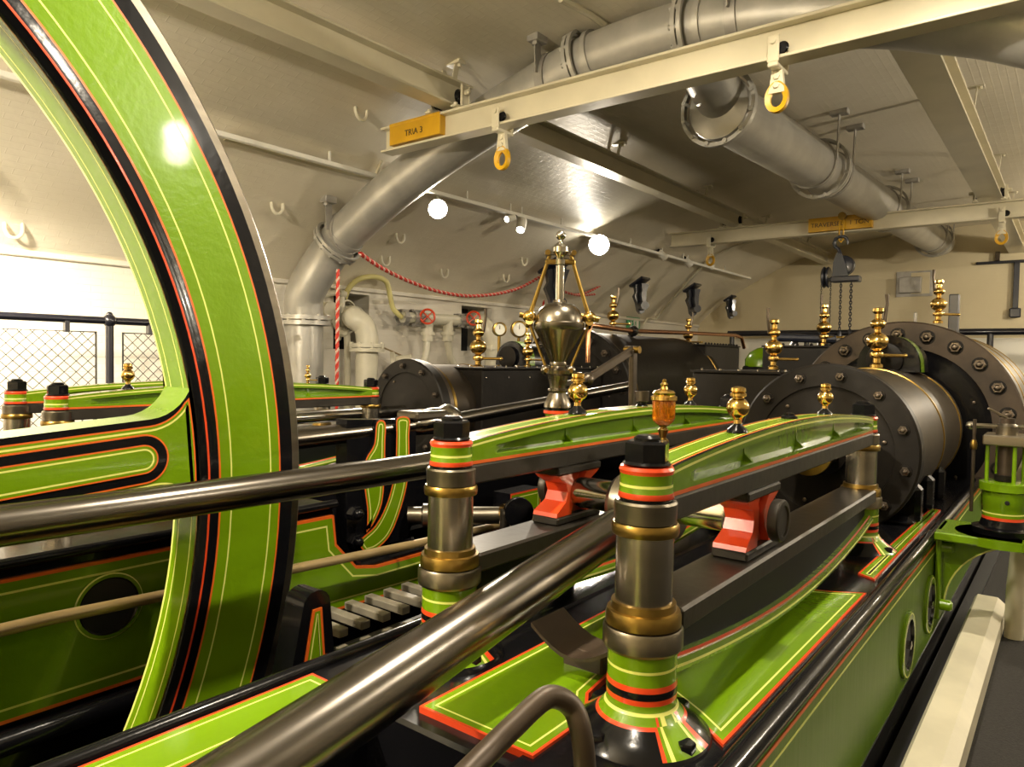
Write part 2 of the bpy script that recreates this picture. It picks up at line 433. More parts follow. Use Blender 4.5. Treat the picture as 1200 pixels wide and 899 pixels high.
# girder trolleys with yellow lifting eyes
def lifting_eye(px, X, drop, label, s=1):
    c = at(px, 100, X=X); y = c.y; z = 2.07
    t = thing('lifting_eye', label, 'lifting eye', 'lifting eyes hanging from the crane girders')
    for sx in (-1, 1):
        m = MB()
        m.box(X+sx*.105-.008, X+sx*.105+.008, y-.04*s, y+.04*s, z-.03, z+.15, 'rail_paint', .005)
        m.lathe([(.022,0),(.022,.015)], (X+sx*.113, y, z+.11), (sx,0,0), 10, 'rail_paint')
        m.build('trolley_plate', t)
    for sx in (-1, 1):
        m = MB(); m.lathe([(.035,-.02),(.045,.0),(.035,.012)], (X+sx*.075, y-.05*s, z+.065), (sx,0,0), 16, 'black'); m.build('wheel', t)
    m = MB()
    m.box(X-.115, X+.115, y-.035, y+.035, z-.06, z-.03, 'rail_paint', .006)
    zb = z-.05
    pl = [(-.035,0),(-.05,-.12),(-.055,-.16)] ; pl = pl+[(-p[0], p[1]) for p in pl[::-1]]
    m.extrude(pl, (Vector((X-.02,y,zb)), Vector((0,-1,0)), Vector((0,0,1))), .04, 'rail_paint')
    for dz in (.05, .11): m.lathe([(.022,0),(.022,.015),(0,.02)], (X-.02, y, zb-dz), (-1,0,0), 6, 'rail_paint')
    m.build('shank', t)
    m = MB(); n = 28; sec = []
    H = drop
    for k in range(n):
        a = 2*PI*k/n; cy, cz = math.cos(a), math.sin(a)
        taper = 1-.18*max(0, cz)
        ci = Vector((0, -.044*cy*taper, .06*cz)); co = Vector((0, -.082*cy*taper, .10*cz+ (.02 if cz > 0 else 0)))
        o_ = Vector((X, y, zb-.16-H+.085))
        sec.append([o_+ci+Vector((-.012,0,0)), o_+co*.97+Vector((-.022,0,0)), o_+co+Vector((0,0,0)), o_+co*.97+Vector((.022,0,0)), o_+ci+Vector((.012,0,0))])
    sec.append(sec[0]); m.sweep(sec, ['yellow']*5)
    m.build('eye', t)
    return t
lifting_eye(590, 5.1, .16, 'yellow lifting eye nearest the yellow band of the nearer girder')
lifting_eye(911, 5.1, .12, 'large yellow lifting eye in the middle of the nearer girder')
lifting_eye(838, 12.3, .16, 'worn brass-coloured lifting eye at the left end of the farther girder')
lifting_eye(1181, 12.3, .14, 'brass-coloured lifting eye at the right end of the farther girder')

# chain hoist under the farther girder
def links(m, p, n, pitch, w, r, mt):
    for k in range(n):
        c = Vector(p)-Vector((0,0,pitch*(k+.5))); ax = Vector((0,1,0)) if k % 2 else Vector((1,0,0))
        pts = [c+ax*(w*math.cos(a))+Vector((0,0,pitch*.72*math.sin(a))) for a in [2*PI*i/8 for i in range(8)]]
        m.tube(pts, r, mt, 5, closed=True)
def hoist():
    X = 12.1; c = at(985, 300, X=X); y = c.y
    t = thing('chain_hoist', 'dark blue-grey chain hoist hanging from the yellow band of the farther girder', 'chain hoist')
    z0 = at(985, 280, X=X).z
    m = MB()
    m.tube([(X, y+.03, z0+.3), (X,y+.03, z0-.02), (X, y, z0-.05), (X, y-.03, z0-.02), (X, y-.03, z0+.3)], .013, 'yellow', 8)
    m.lathe([(.06,-.03),(.06,.03)], (X+.03,y,z0+.36), (1,0,0), 16, 'old_brass'); m.build('beam_clamp', t)
    m = MB(); pts = [(X, y+.10*math.cos(a)+.0, z0-.06+.10*math.sin(a)) for a in [math.radians(k) for k in (200,170,140,110,80,40,0,-40,-70)]]
    pts.append((X, y+.0, z0-.26)); m.tube(pts, [.012,.018,.022,.026,.028,.03,.03,.028,.026,.03], 'navy', 10); m.build('hook', t)
    m = MB(); zc = z0-.42
    m.lathe([(0,-.06),(.13,-.06),(.155,-.05),(.155,-.02),(.13,0),(.155,.02),(.155,.05),(.13,.06),(0,.06)], (X+.03, y-.05, zc), (1,0,0), 28, 'navy'); m.build('chain_wheel', t)
    m = MB(); m.extrude([(-.10,-.20),(.14,-.20),(.10,.0),(.03,.18),(-.04,.2),(-.09,.05)], (Vector((X-.07,y,zc)), Vector((0,-1,0)), Vector((0,0,1))), .03, 'hoist_grey'); m.build('cover_plate', t)
    m = MB(); m.box(X-.1, X+.1, y-.30, y+.12, zc-.26, zc-.17, 'navy', .015); m.box(X-.05,X+.05,y+.1,y+.25,zc-.23,zc-.19,'navy',.01); m.build('crossbar', t)
    m = MB(); m.lathe([(0,-.05),(.15,-.05),(.17,-.03),(.14,0),(.17,.03),(.15,.05),(0,.05)], (X, y+.20, zc-.17), (0,1,0), 26, 'navy'); m.build('hand_wheel', t)
    zt = zc-.25
    for dy, n, p, w, r in ((.27, 40, .034, .010, .004), (.13, 40, .034, .010, .004)):
        m = MB(); links(m, (X, y+dy, zt), n, p, w, r, 'wire'); m.build('hand_chain', t)
    m = MB(); links(m, (X, y-.02, zt), 18, .042, .015, .007, 'navy'); m.build('load_chain', t)
    m = MB(); m.lathe([(0,-.1),(.03,-.08),(.035,0),(.02,.08),(0,.1)], (X,y-.02,zt-.85), (0,0,1), 12, 'navy'); m.build('bottom_hook', t)
    m = MB(); links(m, (X, y-.17, zt), 34, .044, .018, .008, 'navy'); m.build('load_chain', t)
hoist()

# ================================================================== LARGE SILVER STEAM PIPES
def catmull(P, n=6):
    P = [Vector(p) for p in P]; out = []
    for i in range(len(P)-1):
        p0 = P[max(i-1,0)]; p1 = P[i]; p2 = P[i+1]; p3 = P[min(i+2,len(P)-1)]
        for k in range(n):
            t = k/n
            out.append(.5*((2*p1)+(p2-p0)*t+(2*p0-5*p1+4*p2-p3)*t*t+(3*p1-p0-3*p2+p3)*t**3))
    out.append(P[-1]); return out
PX = 5.6; PR = .235
t = thing('steam_main_pipe', 'large silver-painted steam pipe rising from the wall and crossing under the vault', 'pipe')
pts = [at(356,560,Y=7.55), at(356,420,Y=7.55), at(356,368,Y=7.55), at(360,338,X=5.45), at(395,285,X=PX), at(450,232,X=PX), at(500,192,X=PX), at(560,150,X=PX), at(620,112,X=PX), at(700,70,X=PX),
       Vector((PX,2.4,2.70)), Vector((PX,1.33,2.50)), Vector((PX,.73,2.31)), Vector((PX,.3,2.13)), Vector((PX,-.6,1.65))]
cp = catmull(pts, 6)
m = MB(); m.tube(cp, PR, 'silver_paint', 36); m.build('pipe_body', t)
def collar(m, p, d, r, w, mt, nb=0):
    d = Vector(d).normalized(); p = Vector(p)
    m.lathe([(r*.9,-w/2),(r,-w/2),(r,w/2),(r*.9,w/2)], p, d, 36, mt, caps=False)
    x = Vector((0,0,1)) if abs(d.z) < .9 else Vector((1,0,0)); x = (x-d*x.dot(d)).normalized(); y = d.cross(x)
    for k in range(nb):
        a = 2*PI*(k+.5)/nb; c = p+(x*math.cos(a)+y*math.sin(a))*(r*.93)
        m.lathe([(.022,-w/2-.02),(.022,w/2+.02)], c, d, 6, mt)
def near(px, py, X=PX):
    q = at(px, py, X=X); i = min(range(1, len(cp)-1), key=lambda i: (cp[i]-q).length); return cp[i], (cp[i+1]-cp[i-1])
for px, py in ((398,280), (683,78), (822,25)):
    p, d = near(px, py)
    m = MB(); collar(m, p-d.normalized()*.025, d, PR+.07, .035, 'silver_paint', 12); collar(m, p+d.normalized()*.025, d, PR+.07, .035, 'silver_paint', 0); m.build('flange', t)
    m = MB(); collar(m, p+d.normalized()*.14, d, PR+.022, .05, 'silver_paint'); m.build('band', t)
m = MB(); p = at(356,376,Y=7.55); collar(m, p+Vector((0,0,.035)), (0,0,1), PR+.09, .05, 'silver_paint', 10); collar(m, p-Vector((0,0,.03)), (0,0,1), PR+.09, .05, 'silver_paint'); m.build('flange', t)
for px, py in ((400,262), (648,92), (875,15)):
    p, d = near(px, py); dd = d.normalized()
    m = MB(); zt = vault_z(p.y); hp = p+dd*.05
    for s in (-1, 1):
        a = Vector((hp.x+s*(PR+.012), hp.y, hp.z)); b = Vector((hp.x+s*(PR+.03), hp.y, max(zt-.02, hp.z+.15)))
        m.bar(a, b, .09, .012, 'silver_dull', up=Vector((0,1,0)))
        m.box(b.x-.08, b.x+.08, b.y-.06, b.y+.06, b.z-.03, b.z+.05, 'silver_dull', .006)
        m.lathe([(.03,0),(.03,.03)], (b.x+s*.03, b.y, b.z-.06), (0,0,1), 6, 'silver_dull')
    m.lathe([(PR+.006,-.045),(PR+.02,-.045),(PR+.02,.045),(PR+.006,.045)], hp, (0,1,0) if abs(dd.y) > .3 else dd, 32, 'silver_dull', caps=False)
    m.build('hanger_strap', t)
t = thing('branch_steam_pipe', 'silver-painted steam pipe running lengthwise under the vault towards the end wall', 'pipe')
A, B = Vector((6.5,2.72,2.37)), Vector((17.9,2.4,2.62)); ax = (B-A).normalized()
m = MB(); m.lathe([(0,-.02),(.18,-.01),(.29,.03),(.30,.08),(.28,.12),(.28,(B-A).length),(0,(B-A).length)], A, ax, 36, 'silver_paint'); m.build('pipe_body', t)
m = MB(); q = A+ax*.3; m.tube([q, q+Vector((-.35,.0,.13)), q+Vector((-.98,-.05,.27))], [.22,.22,.2], 'silver_paint', 28); m.build('branch_elbow', t)
m = MB(); collar(m, A+ax*.03, ax, .365, .06, 'silver_paint', 12); m.build('flange', t)
for xx in (9.6, 13.0, 17.2):
    p = A+ax*(xx-A.x)
    m = MB(); collar(m, p-ax*.035, ax, .37, .05, 'silver_paint', 12); collar(m, p+ax*.03, ax, .37, .05, 'silver_paint'); m.build('flange', t)
    for off in (-.35, .35):
        h = p+ax*off; m = MB(); collar(m, h, ax, .30, .07, 'silver_dull')
        for s in (-1, 1):
            m.bar((h.x, h.y+s*.297, h.z), (h.x, h.y+s*.31, vault_z(h.y+s*.31)-.01), .012, .07, 'silver_dull', up=Vector((1,0,0)))
            m.box(h.x-.06, h.x+.06, h.y+s*.31-.1, h.y+s*.31+.1, vault_z(h.y)-.04, vault_z(h.y)+.02, 'silver_dull', .005)
        m.build('hanger', t)
# ================================================================== FLYWHEEL
FY = 2.60; FC = Vector((-.78, FY, -.53)); FR = 2.65; FW = .20
t = thing('flywheel', 'huge green flywheel with cream and red lining, black mouldings and bright steel edge', 'flywheel')
t.location = FC
m = MB()
R = FR
prof = [(R-.012,0,'steel'),(R,.012,'steel'),(R,FW-.012,'steel'),(R-.012,FW,'steel'),(R-.045,FW+.002,'black'),(R-.105,FW,'green'),(R-.365,FW,'black'),(R-.43,FW,'black')]
prof = [(r, -(h)) for r, h, *_ in []] 
# section of the rim, going round: (radius, distance behind the front face, paint up to the next point)
sec = [(R-.043,0,'steel'),(R-.012,.0,'steel'),(R,.014,'steel'),(R,FW-.014,'steel'),(R-.012,FW,'steel'),(R-.043,FW,'black'),(R-.45,FW,'black'),
       (R-.454,FW-.008,'cream'),(R-.454,FW-.02,'green'),(R-.454,FW-.05,'cream'),(R-.454,FW-.056,'green'),(R-.454,.056,'cream'),(R-.454,.05,'green'),(R-.454,.02,'old_brass'),(R-.454,.012,'black'),
       (R-.45,.004,'black'),(R-.444,0,'black'),(R-.432,-.006,'black'),(R-.425,-.012,'red'),(R-.417,-.012,'black'),(R-.400,-.008,'black'),(R-.374,0,'orange_red'),(R-.366,0,'green'),
       (R-.325,0,'cream'),(R-.319,0,'green'),(R-.150,0,'cream'),(R-.144,0,'green'),(R-.107,0,'orange_red'),(R-.100,0,'black')]
n = 160
rings = []
for k in range(n):
    a = 2*PI*k/n; rings.append([Vector((r*math.cos(a), y, r*math.sin(a))) for r, y, _ in sec])
rings.append(rings[0]); m.sweep(rings, [s_[2] for s_ in sec], closed=True)
m.build('rim', t)
# arms
RI = R-.454
def arm_outline(hw, r0, r1, fil, amax=90, n=9):
    f = [(r1-fil+fil*math.sin(math.radians(amax)*k/n), hw+fil-fil*math.cos(math.radians(amax)*k/n)) for k in range(n+1)]
    y1 = f[-1][1]
    end = []
    for k in range(0, 7):
        y = -y1+2*y1*k/6; end.append((math.sqrt(max(0, r1*r1-y*y)), y))
    return [(r0,-hw)]+[(x,-y) for x, y in f[:-1]]+end+[(x, y) for x, y in f[:-1][::-1]]+[(r0,hw)]
AW = .138
for i in range(6):
    a = math.radians(4.2+60*i)
    U = Vector((math.cos(a),0,math.sin(a))); V = Vector((-math.sin(a),0,math.cos(a)))
    m = MB()
    out = arm_outline(AW, .42, RI+.004, .17)
    fr = (Vector((0,.0,0)), U, V)
    m.extrude(out, (Vector((0,.004,0)), U, V), FW-.006, 'black', 'green')
    m.panel(arm_outline(AW-.022, .45, RI-.012, .16, 62), (Vector((0,-.001,0)), U, V), [(.006,'orange_red'),(.008,'green'),(.007,'cream')], 'green', .004, 'black')
    m.panel(rrect(.60, RI-.115, -.089, .089, .088), (Vector((0,-.006,0)), U, V), [(.006,'orange_red')], 'black', .006)
    m.panel(rrect(.64, RI-.155, -.052, .052, .051), (Vector((0,-.010,0)), U, V), [(.005,'orange_red'),(.009,'green'),(.006,'cream')], 'green', .005)
    m.build('arm', t)
m = MB(); m.lathe([(.13,-.12),(.30,-.12),(.32,-.10),(.33,-.02),(.46,0),(.46,FW),(.33,FW+.02),(.3,FW+.12),(.13,FW+.12)], (0,0,0), (0,1,0), 48, 'green'); m.build('hub', t)
m = MB(); m.lathe([(0,-.42),(.125,-.42),(.13,-.40),(.13,FW+1.0),(0,FW+1.0)], (0,0,0), (0,1,0), 36, 'bright_steel'); m.build('crankshaft', t)

# ================================================================== ENGINE BEDS
B0 = -.93      # top of the near bed
t = thing('engine_bed', 'green and black engine bed with oval holes in its long side, beside the white kerb', 'engine bed')
m = MB()
# right side girder, with its panelled face towards the walkway
m.box(-4, 11, .585, 1.02, FLR-.2, B0-.02, 'black', .01)
m.build('side_frame', t)
m = MB()
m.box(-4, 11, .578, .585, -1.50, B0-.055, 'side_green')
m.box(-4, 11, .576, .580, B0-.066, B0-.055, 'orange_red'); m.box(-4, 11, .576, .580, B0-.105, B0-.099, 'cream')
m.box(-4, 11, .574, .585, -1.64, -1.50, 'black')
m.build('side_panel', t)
m = MB(); m.tube([(-4,.603,B0-.022),(11,.603,B0-.022)], .030, 'black', 16); m.build('edge_moulding', t)
for px, py in ((1061,755),(1087,708)):
    c = at(px, py, Y=.58)
    m = MB(); m.lathe([(.155,0,'green'),(.155,.014,'green'),(.148,.018,'cream'),(.140,.018,'green'),(.118,.018,'black'),(.112,.004,'hole'),(0,.004,'hole')], (c.x,.579,c.z), (0,-1,0), 40, 'green', caps=False)
    m.lathe([(.02,0),(.02,.02),(0,.024)], (c.x,.575,c.z), (0,-1,0), 12, 'bright_steel')
    m.build('hand_hole', t)
# left side girder and cross deck
m = MB(); m.box(-4, 8.5, 1.50, 1.80, FLR-.6, B0-.02, 'black', .012)
m.tube([(-4,1.79,B0-.022),(8.5,1.79,B0-.022)], .026, 'black', 12)
m.build('side_frame', t)
m = MB(); m.box(1.30, 8.5, 1.0, 1.52, FLR-.2, B0-.03, 'black', .01); m.build('cross_deck', t)
EDGE = [(.009,'red'),(.020,'green'),(.006,'cream')]
m = MB(); m.panel([(1.70,.650),(3.22,.645),(3.14,.775),(3.05,1.02),(1.95,1.02),(1.80,.78)], XY(B0-.012), EDGE, 'green', .01)
m.build('deck_panel', t)
m = MB(); m.panel([(1.36,.98),(1.60,.98),(1.72,1.05),(1.95,1.08),(3.7,1.08),(3.7,1.36),(1.36,1.36)], XY(B0-.012), EDGE, 'green', .02); m.build('deck_panel', t)
m = MB(); m.panel([(-4,1.56),(1.30,1.56),(1.30,1.745),(-4,1.745)], XY(B0-.012), EDGE, 'green', .01); m.build('deck_panel', t)
m = MB(); m.panel([(-4,.70),(1.25,.70),(1.38,.80),(1.25,.92),(-4,.92)], XY(B0-.012), EDGE, 'green', .01); m.build('deck_panel', t)
m = MB(); m.panel([(3.45,.66),(5.4,.66),(5.4,.72),(3.5,.74)], XY(B0-.012), EDGE, 'black', .01); m.build('deck_panel', t)
# drip tray in the crank pit
m = MB()
secs = []
for k in range(9):
    x = 1.80; y = 1.0+.30*k/8; zz = -.83-.07*math.sin(PI*k/8)
    secs.append([(x-.02,y,zz),(x+.16,y,zz),(x+.16,y,zz+.012),(x-.02,y,zz+.012)])
m.sweep(secs, ['iron_brown']*4, caps='iron_brown'); m.box(1.84,1.90,1.08,1.22,B0-.03,-.885,'iron_brown',.006); m.build('drip_tray', t)

# bed of the far engine, seen through the flywheel
t = thing('engine_bed', 'green bed of the far engine behind the flywheel, with a round hole in its side', 'engine bed')
m = MB(); m.box(-4, 2.46, 3.12, 5.6, PIT, -.80, 'black', .015); m.box(2.46, 11, 3.12, 3.5, PIT, -1.17, 'black', .012); m.box(2.46, 11, 4.25, 5.6, PIT, -.94, 'black', .012); m.build('bed_casting', t)
m = MB()
m.panel([(-4,-1.40),(1.4,-1.40),(2.4,-1.38),(3.05,-1.40),(4.6,-1.42),(4.6,-1.20),(2.75,-1.20),(2.60,-1.17),(2.46,-1.02),(2.44,-.86),(-4,-.84)], XZ(3.10), [(.014,'orange_red'),(.035,'green'),(.009,'cream')], 'green', .02)
m.build('side_panel', t)
m = MB(); c = at(128, 710, Y=3.1)
m.lathe([(.136,0,'cream'),(.131,.004,'green'),(.118,.004,'black'),(.112,-.001,'hole'),(0,-.001,'hole')], (c.x, 3.097, c.z), (0,-1,0), 40, 'green', caps=False); m.build('hand_hole', t)
m = MB(); m.tube([(-4,3.10,-1.47),(11,3.10,-1.47)], .05, 'black', 12); m.tube([(-4,3.11,-.80),(2.46,3.11,-.80)], .022, 'black', 12); m.build('edge_moulding', t)
m = MB(); m.panel([(4.10,-1.32),(4.48,-1.32),(4.48,-.99),(4.10,-.99)], XZ(3.2), [(.014,'red'),(.02,'green'),(.006,'cream')], 'green', .16, 'black'); m.build('pedestal_box', t)
solo_m = MB(); solo_m.tube([(-4,2.97,-.93),(1.04,2.97,-1.0),(2.9,2.97,-1.085),(4.4,2.97,-1.13)], .024, 'tan', 12)
for x in (-2.2, 2.9, 4.3): solo_m.bar((x,2.97,-1.05),(x,3.12,-1.12), .02, .02, 'black')
solo(solo_m, 'handrail_bar', 'long tan bar running beside the far green bed, behind the flywheel', 'handrail')

# pit walls and treads between the beds
m = MB(); m.box(-4, 2.2, 1.82, 2.5, -2.1, -2.04, 'old_brass', .01); solo(m, 'drip_plate', 'dull brass plate low in the pit under the flywheel', 'plate')
t = thing('slatted_tread', 'dark slatted footway of pale wooden battens in the pit between the beds', 'footway')
for row, y in enumerate((2.40, 2.84)):
    for k in range(9):
        x = 2.02+.135*k
        mm = MB(); mm.box(x, x+.055, y-.15, y+.15, -1.34, -1.30, 'wood_slat', .004); mm.build('slat', t)
mm = MB()
for y in (2.27, 2.62, 2.97): mm.box(1.95, 3.3, y-.015, y+.015, -1.41, -1.34, 'iron')
mm.box(2.0, 2.05, 2.3, 3.0, PIT, -1.41, 'iron'); mm.box(3.2, 3.25, 2.3, 3.0, PIT, -1.41, 'iron')
mm.build('frame', t)

# A-shaped bracket standing in the pit in front of the flywheel's lower right
t = thing('bearing_standard', 'narrow pointed green standard with a rounded black edge right of the flywheel', 'bearing standard')
a = at(365, 690, Y=2.0); 
w0, w1, h = .045, .15, .62
outl = [(a.x-w1-.03, a.z-h),(a.x+w1*.75, a.z-h),(a.x+w0+.01, a.z-.05)]+[(a.x+(w0+.01)*math.cos(k*PI/8), a.z-.05+.05*math.sin(k*PI/8)) for k in range(1,8)]+[(a.x-w0-.01, a.z-.05)]
m = MB(); m.extrude(outl, (Vector((0,1.97,0)), Vector((1,0,0)), Vector((0,0,1))), .10, 'black'); m.box(a.x-.16, a.x+.1, 1.98, 2.06, PIT, a.z-h+.01, 'black', .01); m.build('casting', t)
inn = [(a.x-w1+.03, a.z-h),(a.x+w1*.75-.05, a.z-h),(a.x+.018, a.z-.06),(a.x-.018, a.z-.06)]
m = MB(); m.panel(inn, XZ(1.965), [(.009,'orange_red'),(.008,'green'),(.005,'cream')], 'green', .006); m.build('painted_panel', t)

# ================================================================== CROSSHEAD GUIDES
X0, X1 = 1.65, 4.01
def beam_sections(s_sign=1):
    pass
def upper_beam(t, Y, top_fn, zb):
    """arched guide beam, its flanges and web, running from column to column"""
    m = MB(); w = .058; secs = []; n = 36
    for k in range(n+1):
        x = X0+.03+(X1-X0-.06)*k/n; zt = top_fn(x)
        e = min(1, max(0, (x-(X0+.17))/.02), max(0, (X1-.13-x)/.02)) if True else 1
        e = max(0, min(1, e)); rc = .038*e
        fb = min(zt-.034, zt-.034)     # underside of the top flange
        lo = zb+.024
        if lo > fb-.012: lo = fb-.012
        L = []
        half = [(w,zt),(w,zt-.011),(w,zt-.018),(w,fb),(w-rc,fb-.002),(w-rc,lo+.006),(w,lo),(w,zb+.011),(w,zb)]
        top = [(-w+.000,zt),(-w+.012,zt),(-w+.018,zt),(-w+.026,zt),(-w+.031,zt),(w-.031,zt),(w-.026,zt),(w-.018,zt),(w-.012,zt)]
        left = [(-y, z) for y, z in half[::-1]]
        ring = top+half+left[:-1]
        secs.append([(x, Y+y, z) for y, z in ring])
    mats = ['black','orange_red','green','cream','green','cream','green','orange_red','black'] \
         + ['green','cream','green','green','green','green','green','orange_red'] + ['black'] \
         + ['orange_red','green','green','green','green','green','cream','green']
    m.sweep(secs, mats, caps='green')
    for fx in (.27, .5, .73):
        x = X0+(X1-X0)*fx
        for s in (-1, 1):
            zt = top_fn(x)
            m.extrude([(s*.018,zb+.02),(s*.056,zb+.02),(s*.024,zb+.05),(s*.020,zt-.03),(s*.018,zt-.03)] if s > 0 else [(s*.018,zt-.03),(s*.020,zt-.03),(s*.024,zb+.05),(s*.056,zb+.02),(s*.018,zb+.02)],
                      (Vector((x,Y,0)), Vector((0,1,0)), Vector((0,0,1))), .014, 'green')
    m.build('arched_beam', t)
def guide(label, Y, base_mat=True):
    t = thing('crosshead_guide', label, 'crosshead guide', None)
    zb = -.345
    top = lambda x: -.275+.062*math.sin(PI*max(0,min(1,(x-X0)/(X1-X0))))**.8
    upper_beam(t, Y, top, zb)
    m = MB(); m.box(X0+.02, X1-.02, Y-.062, Y+.062, -.410, -.346, 'guide_steel', .006)
    m.build('upper_slide_bar', t)
    m = MB(); m.box(X0+.05, X1-.05, Y-.085, Y+.085, -.695, -.632, 'guide_steel', .008); m.build('lower_slide_bar', t)
    # fish-bellied lower beam
    m = MB(); secs = []; n = 32
    for k in range(n+1):
        x = X0+.04+(X1-X0-.08)*k/n; f = (x-X0)/(X1-X0); zbm = -.790-.105*math.sin(PI*f)**.85
        w = .07
        r = [(w-.03,-.695),(w-.03,zbm+.045),(w-.01,zbm+.045),(w-.008,zbm+.036),(w,zbm+.036),(w+.004,zbm+.022),(w+.004,zbm+.014),(w,zbm)]
        ring = r+[(-y, z) for y, z in r[::-1]]
        secs.append([(x, Y+y, z) for y, z in ring])
    mt = ['matt_black','green','red','green','green','cream','green']; mats = mt+['green']+mt[::-1]+['matt_black']
    m.sweep(secs, mats, caps='green'); m.build('fish_belly_beam', t)
    cols = []
    for x, r in ((X0, 1), (X1, 1)):
        m = MB(); m.lathe([(.060,-.615),(.073,-.615),(.073,-.50),(.073,-.42),(.060,-.42)], (x,Y,0), (0,0,1), 36, 'column_steel'); col = m.build('column', t)
        m = MB(); m.lathe([(.074,-.442),(.084,-.440),(.086,-.432),(.086,-.418),(.082,-.410),(.074,-.410)], (x,Y,0), (0,0,1), 36, 'old_brass', caps=False); m.build('upper_collar', col)
        m = MB(); m.lathe([(.072,-.610),(.082,-.612),(.084,-.630),(.092,-.632),(.096,-.645),(.096,-.668),(.09,-.672)], (x,Y,0), (0,0,1), 36, 'old_brass', caps=False); m.build('lower_collar', col)
        m = MB(); m.lathe([(.05,-.41),(.078,-.408),(.080,-.36),(.076,-.354),(.05,-.352)], (x,Y,0), (0,0,1), 36, 'steel'); m.build('upper_boss', t)
        m = MB(); m.lathe([(.05,-.352,'black'),(.068,-.352,'black'),(.071,-.346,'red'),(.069,-.332,'green'),(.067,-.318,'cream'),(.067,-.311,'green'),(.067,-.286,'red'),(.070,-.276,'red'),(.066,-.268,'red'),(.04,-.266,'red')], (x,Y,0), (0,0,1), 36, 'green'); m.build('beam_eye', t)
        m = MB(); m.lathe([(.056,-.267),(.062,-.262),(.056,-.256),(.05,-.256)], (x,Y,0), (0,0,1), 24, 'black')
        m.hexa((x,Y,-.256), (0,0,1), .058, .052, 'black', 6, .3); m.lathe([(.034,-.206),(.034,-.197),(.025,-.190),(0,-.190)], (x,Y,0), (0,0,1), 16, 'black'); m.build('cap_nut', t)
        m = MB(); m.lathe([(.06,-.672),(.098,-.672),(.102,-.680),(.102,-.722),(.096,-.730),(.06,-.730)], (x,Y,0), (0,0,1), 40, 'steel'); m.build('lower_boss', t)
        def spade(i, deg):
            if i < 9 or i > 12: return None
            for c, s in ((250, 26), (70, 26)):
                d = abs((deg-c+180) % 360-180); wd = s*(1 if i > 10 else .55+.15*(i-9)+.3)
                if d < wd: return 'red' if d > wd-6 else ('cream' if wd-14 < d < wd-9 else 'green')
            return None
        m = MB(); m.lathe([(.05,-.730,'green'),(.088,-.730,'green'),(.088,-.765,'cream'),(.088,-.772,'green'),(.088,-.804,'red'),(.090,-.818,'black'),(.090,-.836,'red'),(.089,-.850,'green'),(.090,-.866,'cream'),(.095,-.873,'green'),(.108,-.890,'red'),(.116,-.897,'black'),(.140,-.915,'black'),(.175,-.940,'black'),(.185,-.965,'black')],
                          (x,Y,0), (0,0,1), 96, 'green', matfn=lambda i, deg: spade(i, deg)); p = m.build('pedestal', t)
        for k in range(4):
            a = PI/4+PI/2*k+.5
            m = MB(); m.hexa((x+.15*math.cos(a),Y+.15*math.sin(a),-.95), (0,0,1), .024, .035, 'black'); m.build('base_nut', p)
    return t
G1 = guide('nearest green arched crosshead guide with black cap nut, right of the big rod', .85)
G2 = dup(G1, (.05,.72,0), 'green arched crosshead guide on the left of the big connecting rod, below the governor')
G3 = dup(G1, (.02,3.80,0), 'far-engine green arched guide nearer the flywheel, seen through its opening')
G4 = dup(G1, (.02,4.45,0), 'far-engine green arched guide nearer the left wall, seen through the flywheel')

def crosshead(dy, dx, label, inst=None):
    t = thing('crosshead', label, 'crosshead')
    xc = 2.38
    for Y in (.85, 1.57):
        for s, name in ((1,'lower'), (-1,'upper')):
            z0 = -.632 if s > 0 else -.412
            m = MB(); m.box(xc-.155, xc+.155, Y-.060, Y+.060, min(z0, z0+s*.03), max(z0, z0+s*.03), 'guide_steel', .006); m.build('slipper', t)
        m = MB()
        # waisted red casting between the slippers
        secs = []
        for z, hx, hy in ((-.600,.155,.055),(-.585,.150,.055),(-.550,.085,.05),(-.515,.07,.048),(-.48,.085,.05),(-.455,.135,.052),(-.444,.145,.055)):
            secs.append([(xc+sx*hx, Y+sy*hy, z) for sx, sy in ((-1,-1),(-.35,-1),(-.3,-.55),(.3,-.55),(.35,-1),(1,-1),(1,1),(.35,1),(.3,.55),(-.3,.55),(-.35,1),(-1,1))])
        m.sweep(secs, ['red']*12, caps='red'); m.build('red_saddle', t)
        m = MB(); yy = Y-.10 if Y < 1 else Y+.10
        m.lathe([(.0,-.02),(.066,-.02),(.070,-.014),(.070,.010),(.066,.015),(.052,.016),(.050,.010),(.0,.010)], (xc+.02, yy, -.52), (0,-1 if Y<1 else 1,0), 28, 'guide_steel'); m.build('pin_end', t)
    m = MB(); m.lathe([(0,-.0),(.055,0),(.06,.02),(.06,.60),(.055,.62),(0,.62)], (xc, .90, -.52), (0,1,0), 24, 'bright_steel'); m.build('crosshead_pin', t)
    m = MB(); m.box(xc+.05, xc+.30, 1.09, 1.33, -.61, -.42, 'steel', .02); m.build('body', t)
    m = MB(); m.cyl((xc+.2,1.21,-.52), (4.5,1.21,-.52), .055, 'bright_steel', 24); m.build('piston_rod', t)
    return t
CH = crosshead(0,0,'bright steel crosshead with red saddles sliding between the two near guides')
dup(CH, (.3,3.76,0), 'crosshead of the far engine between its two guides, with a glint of red')

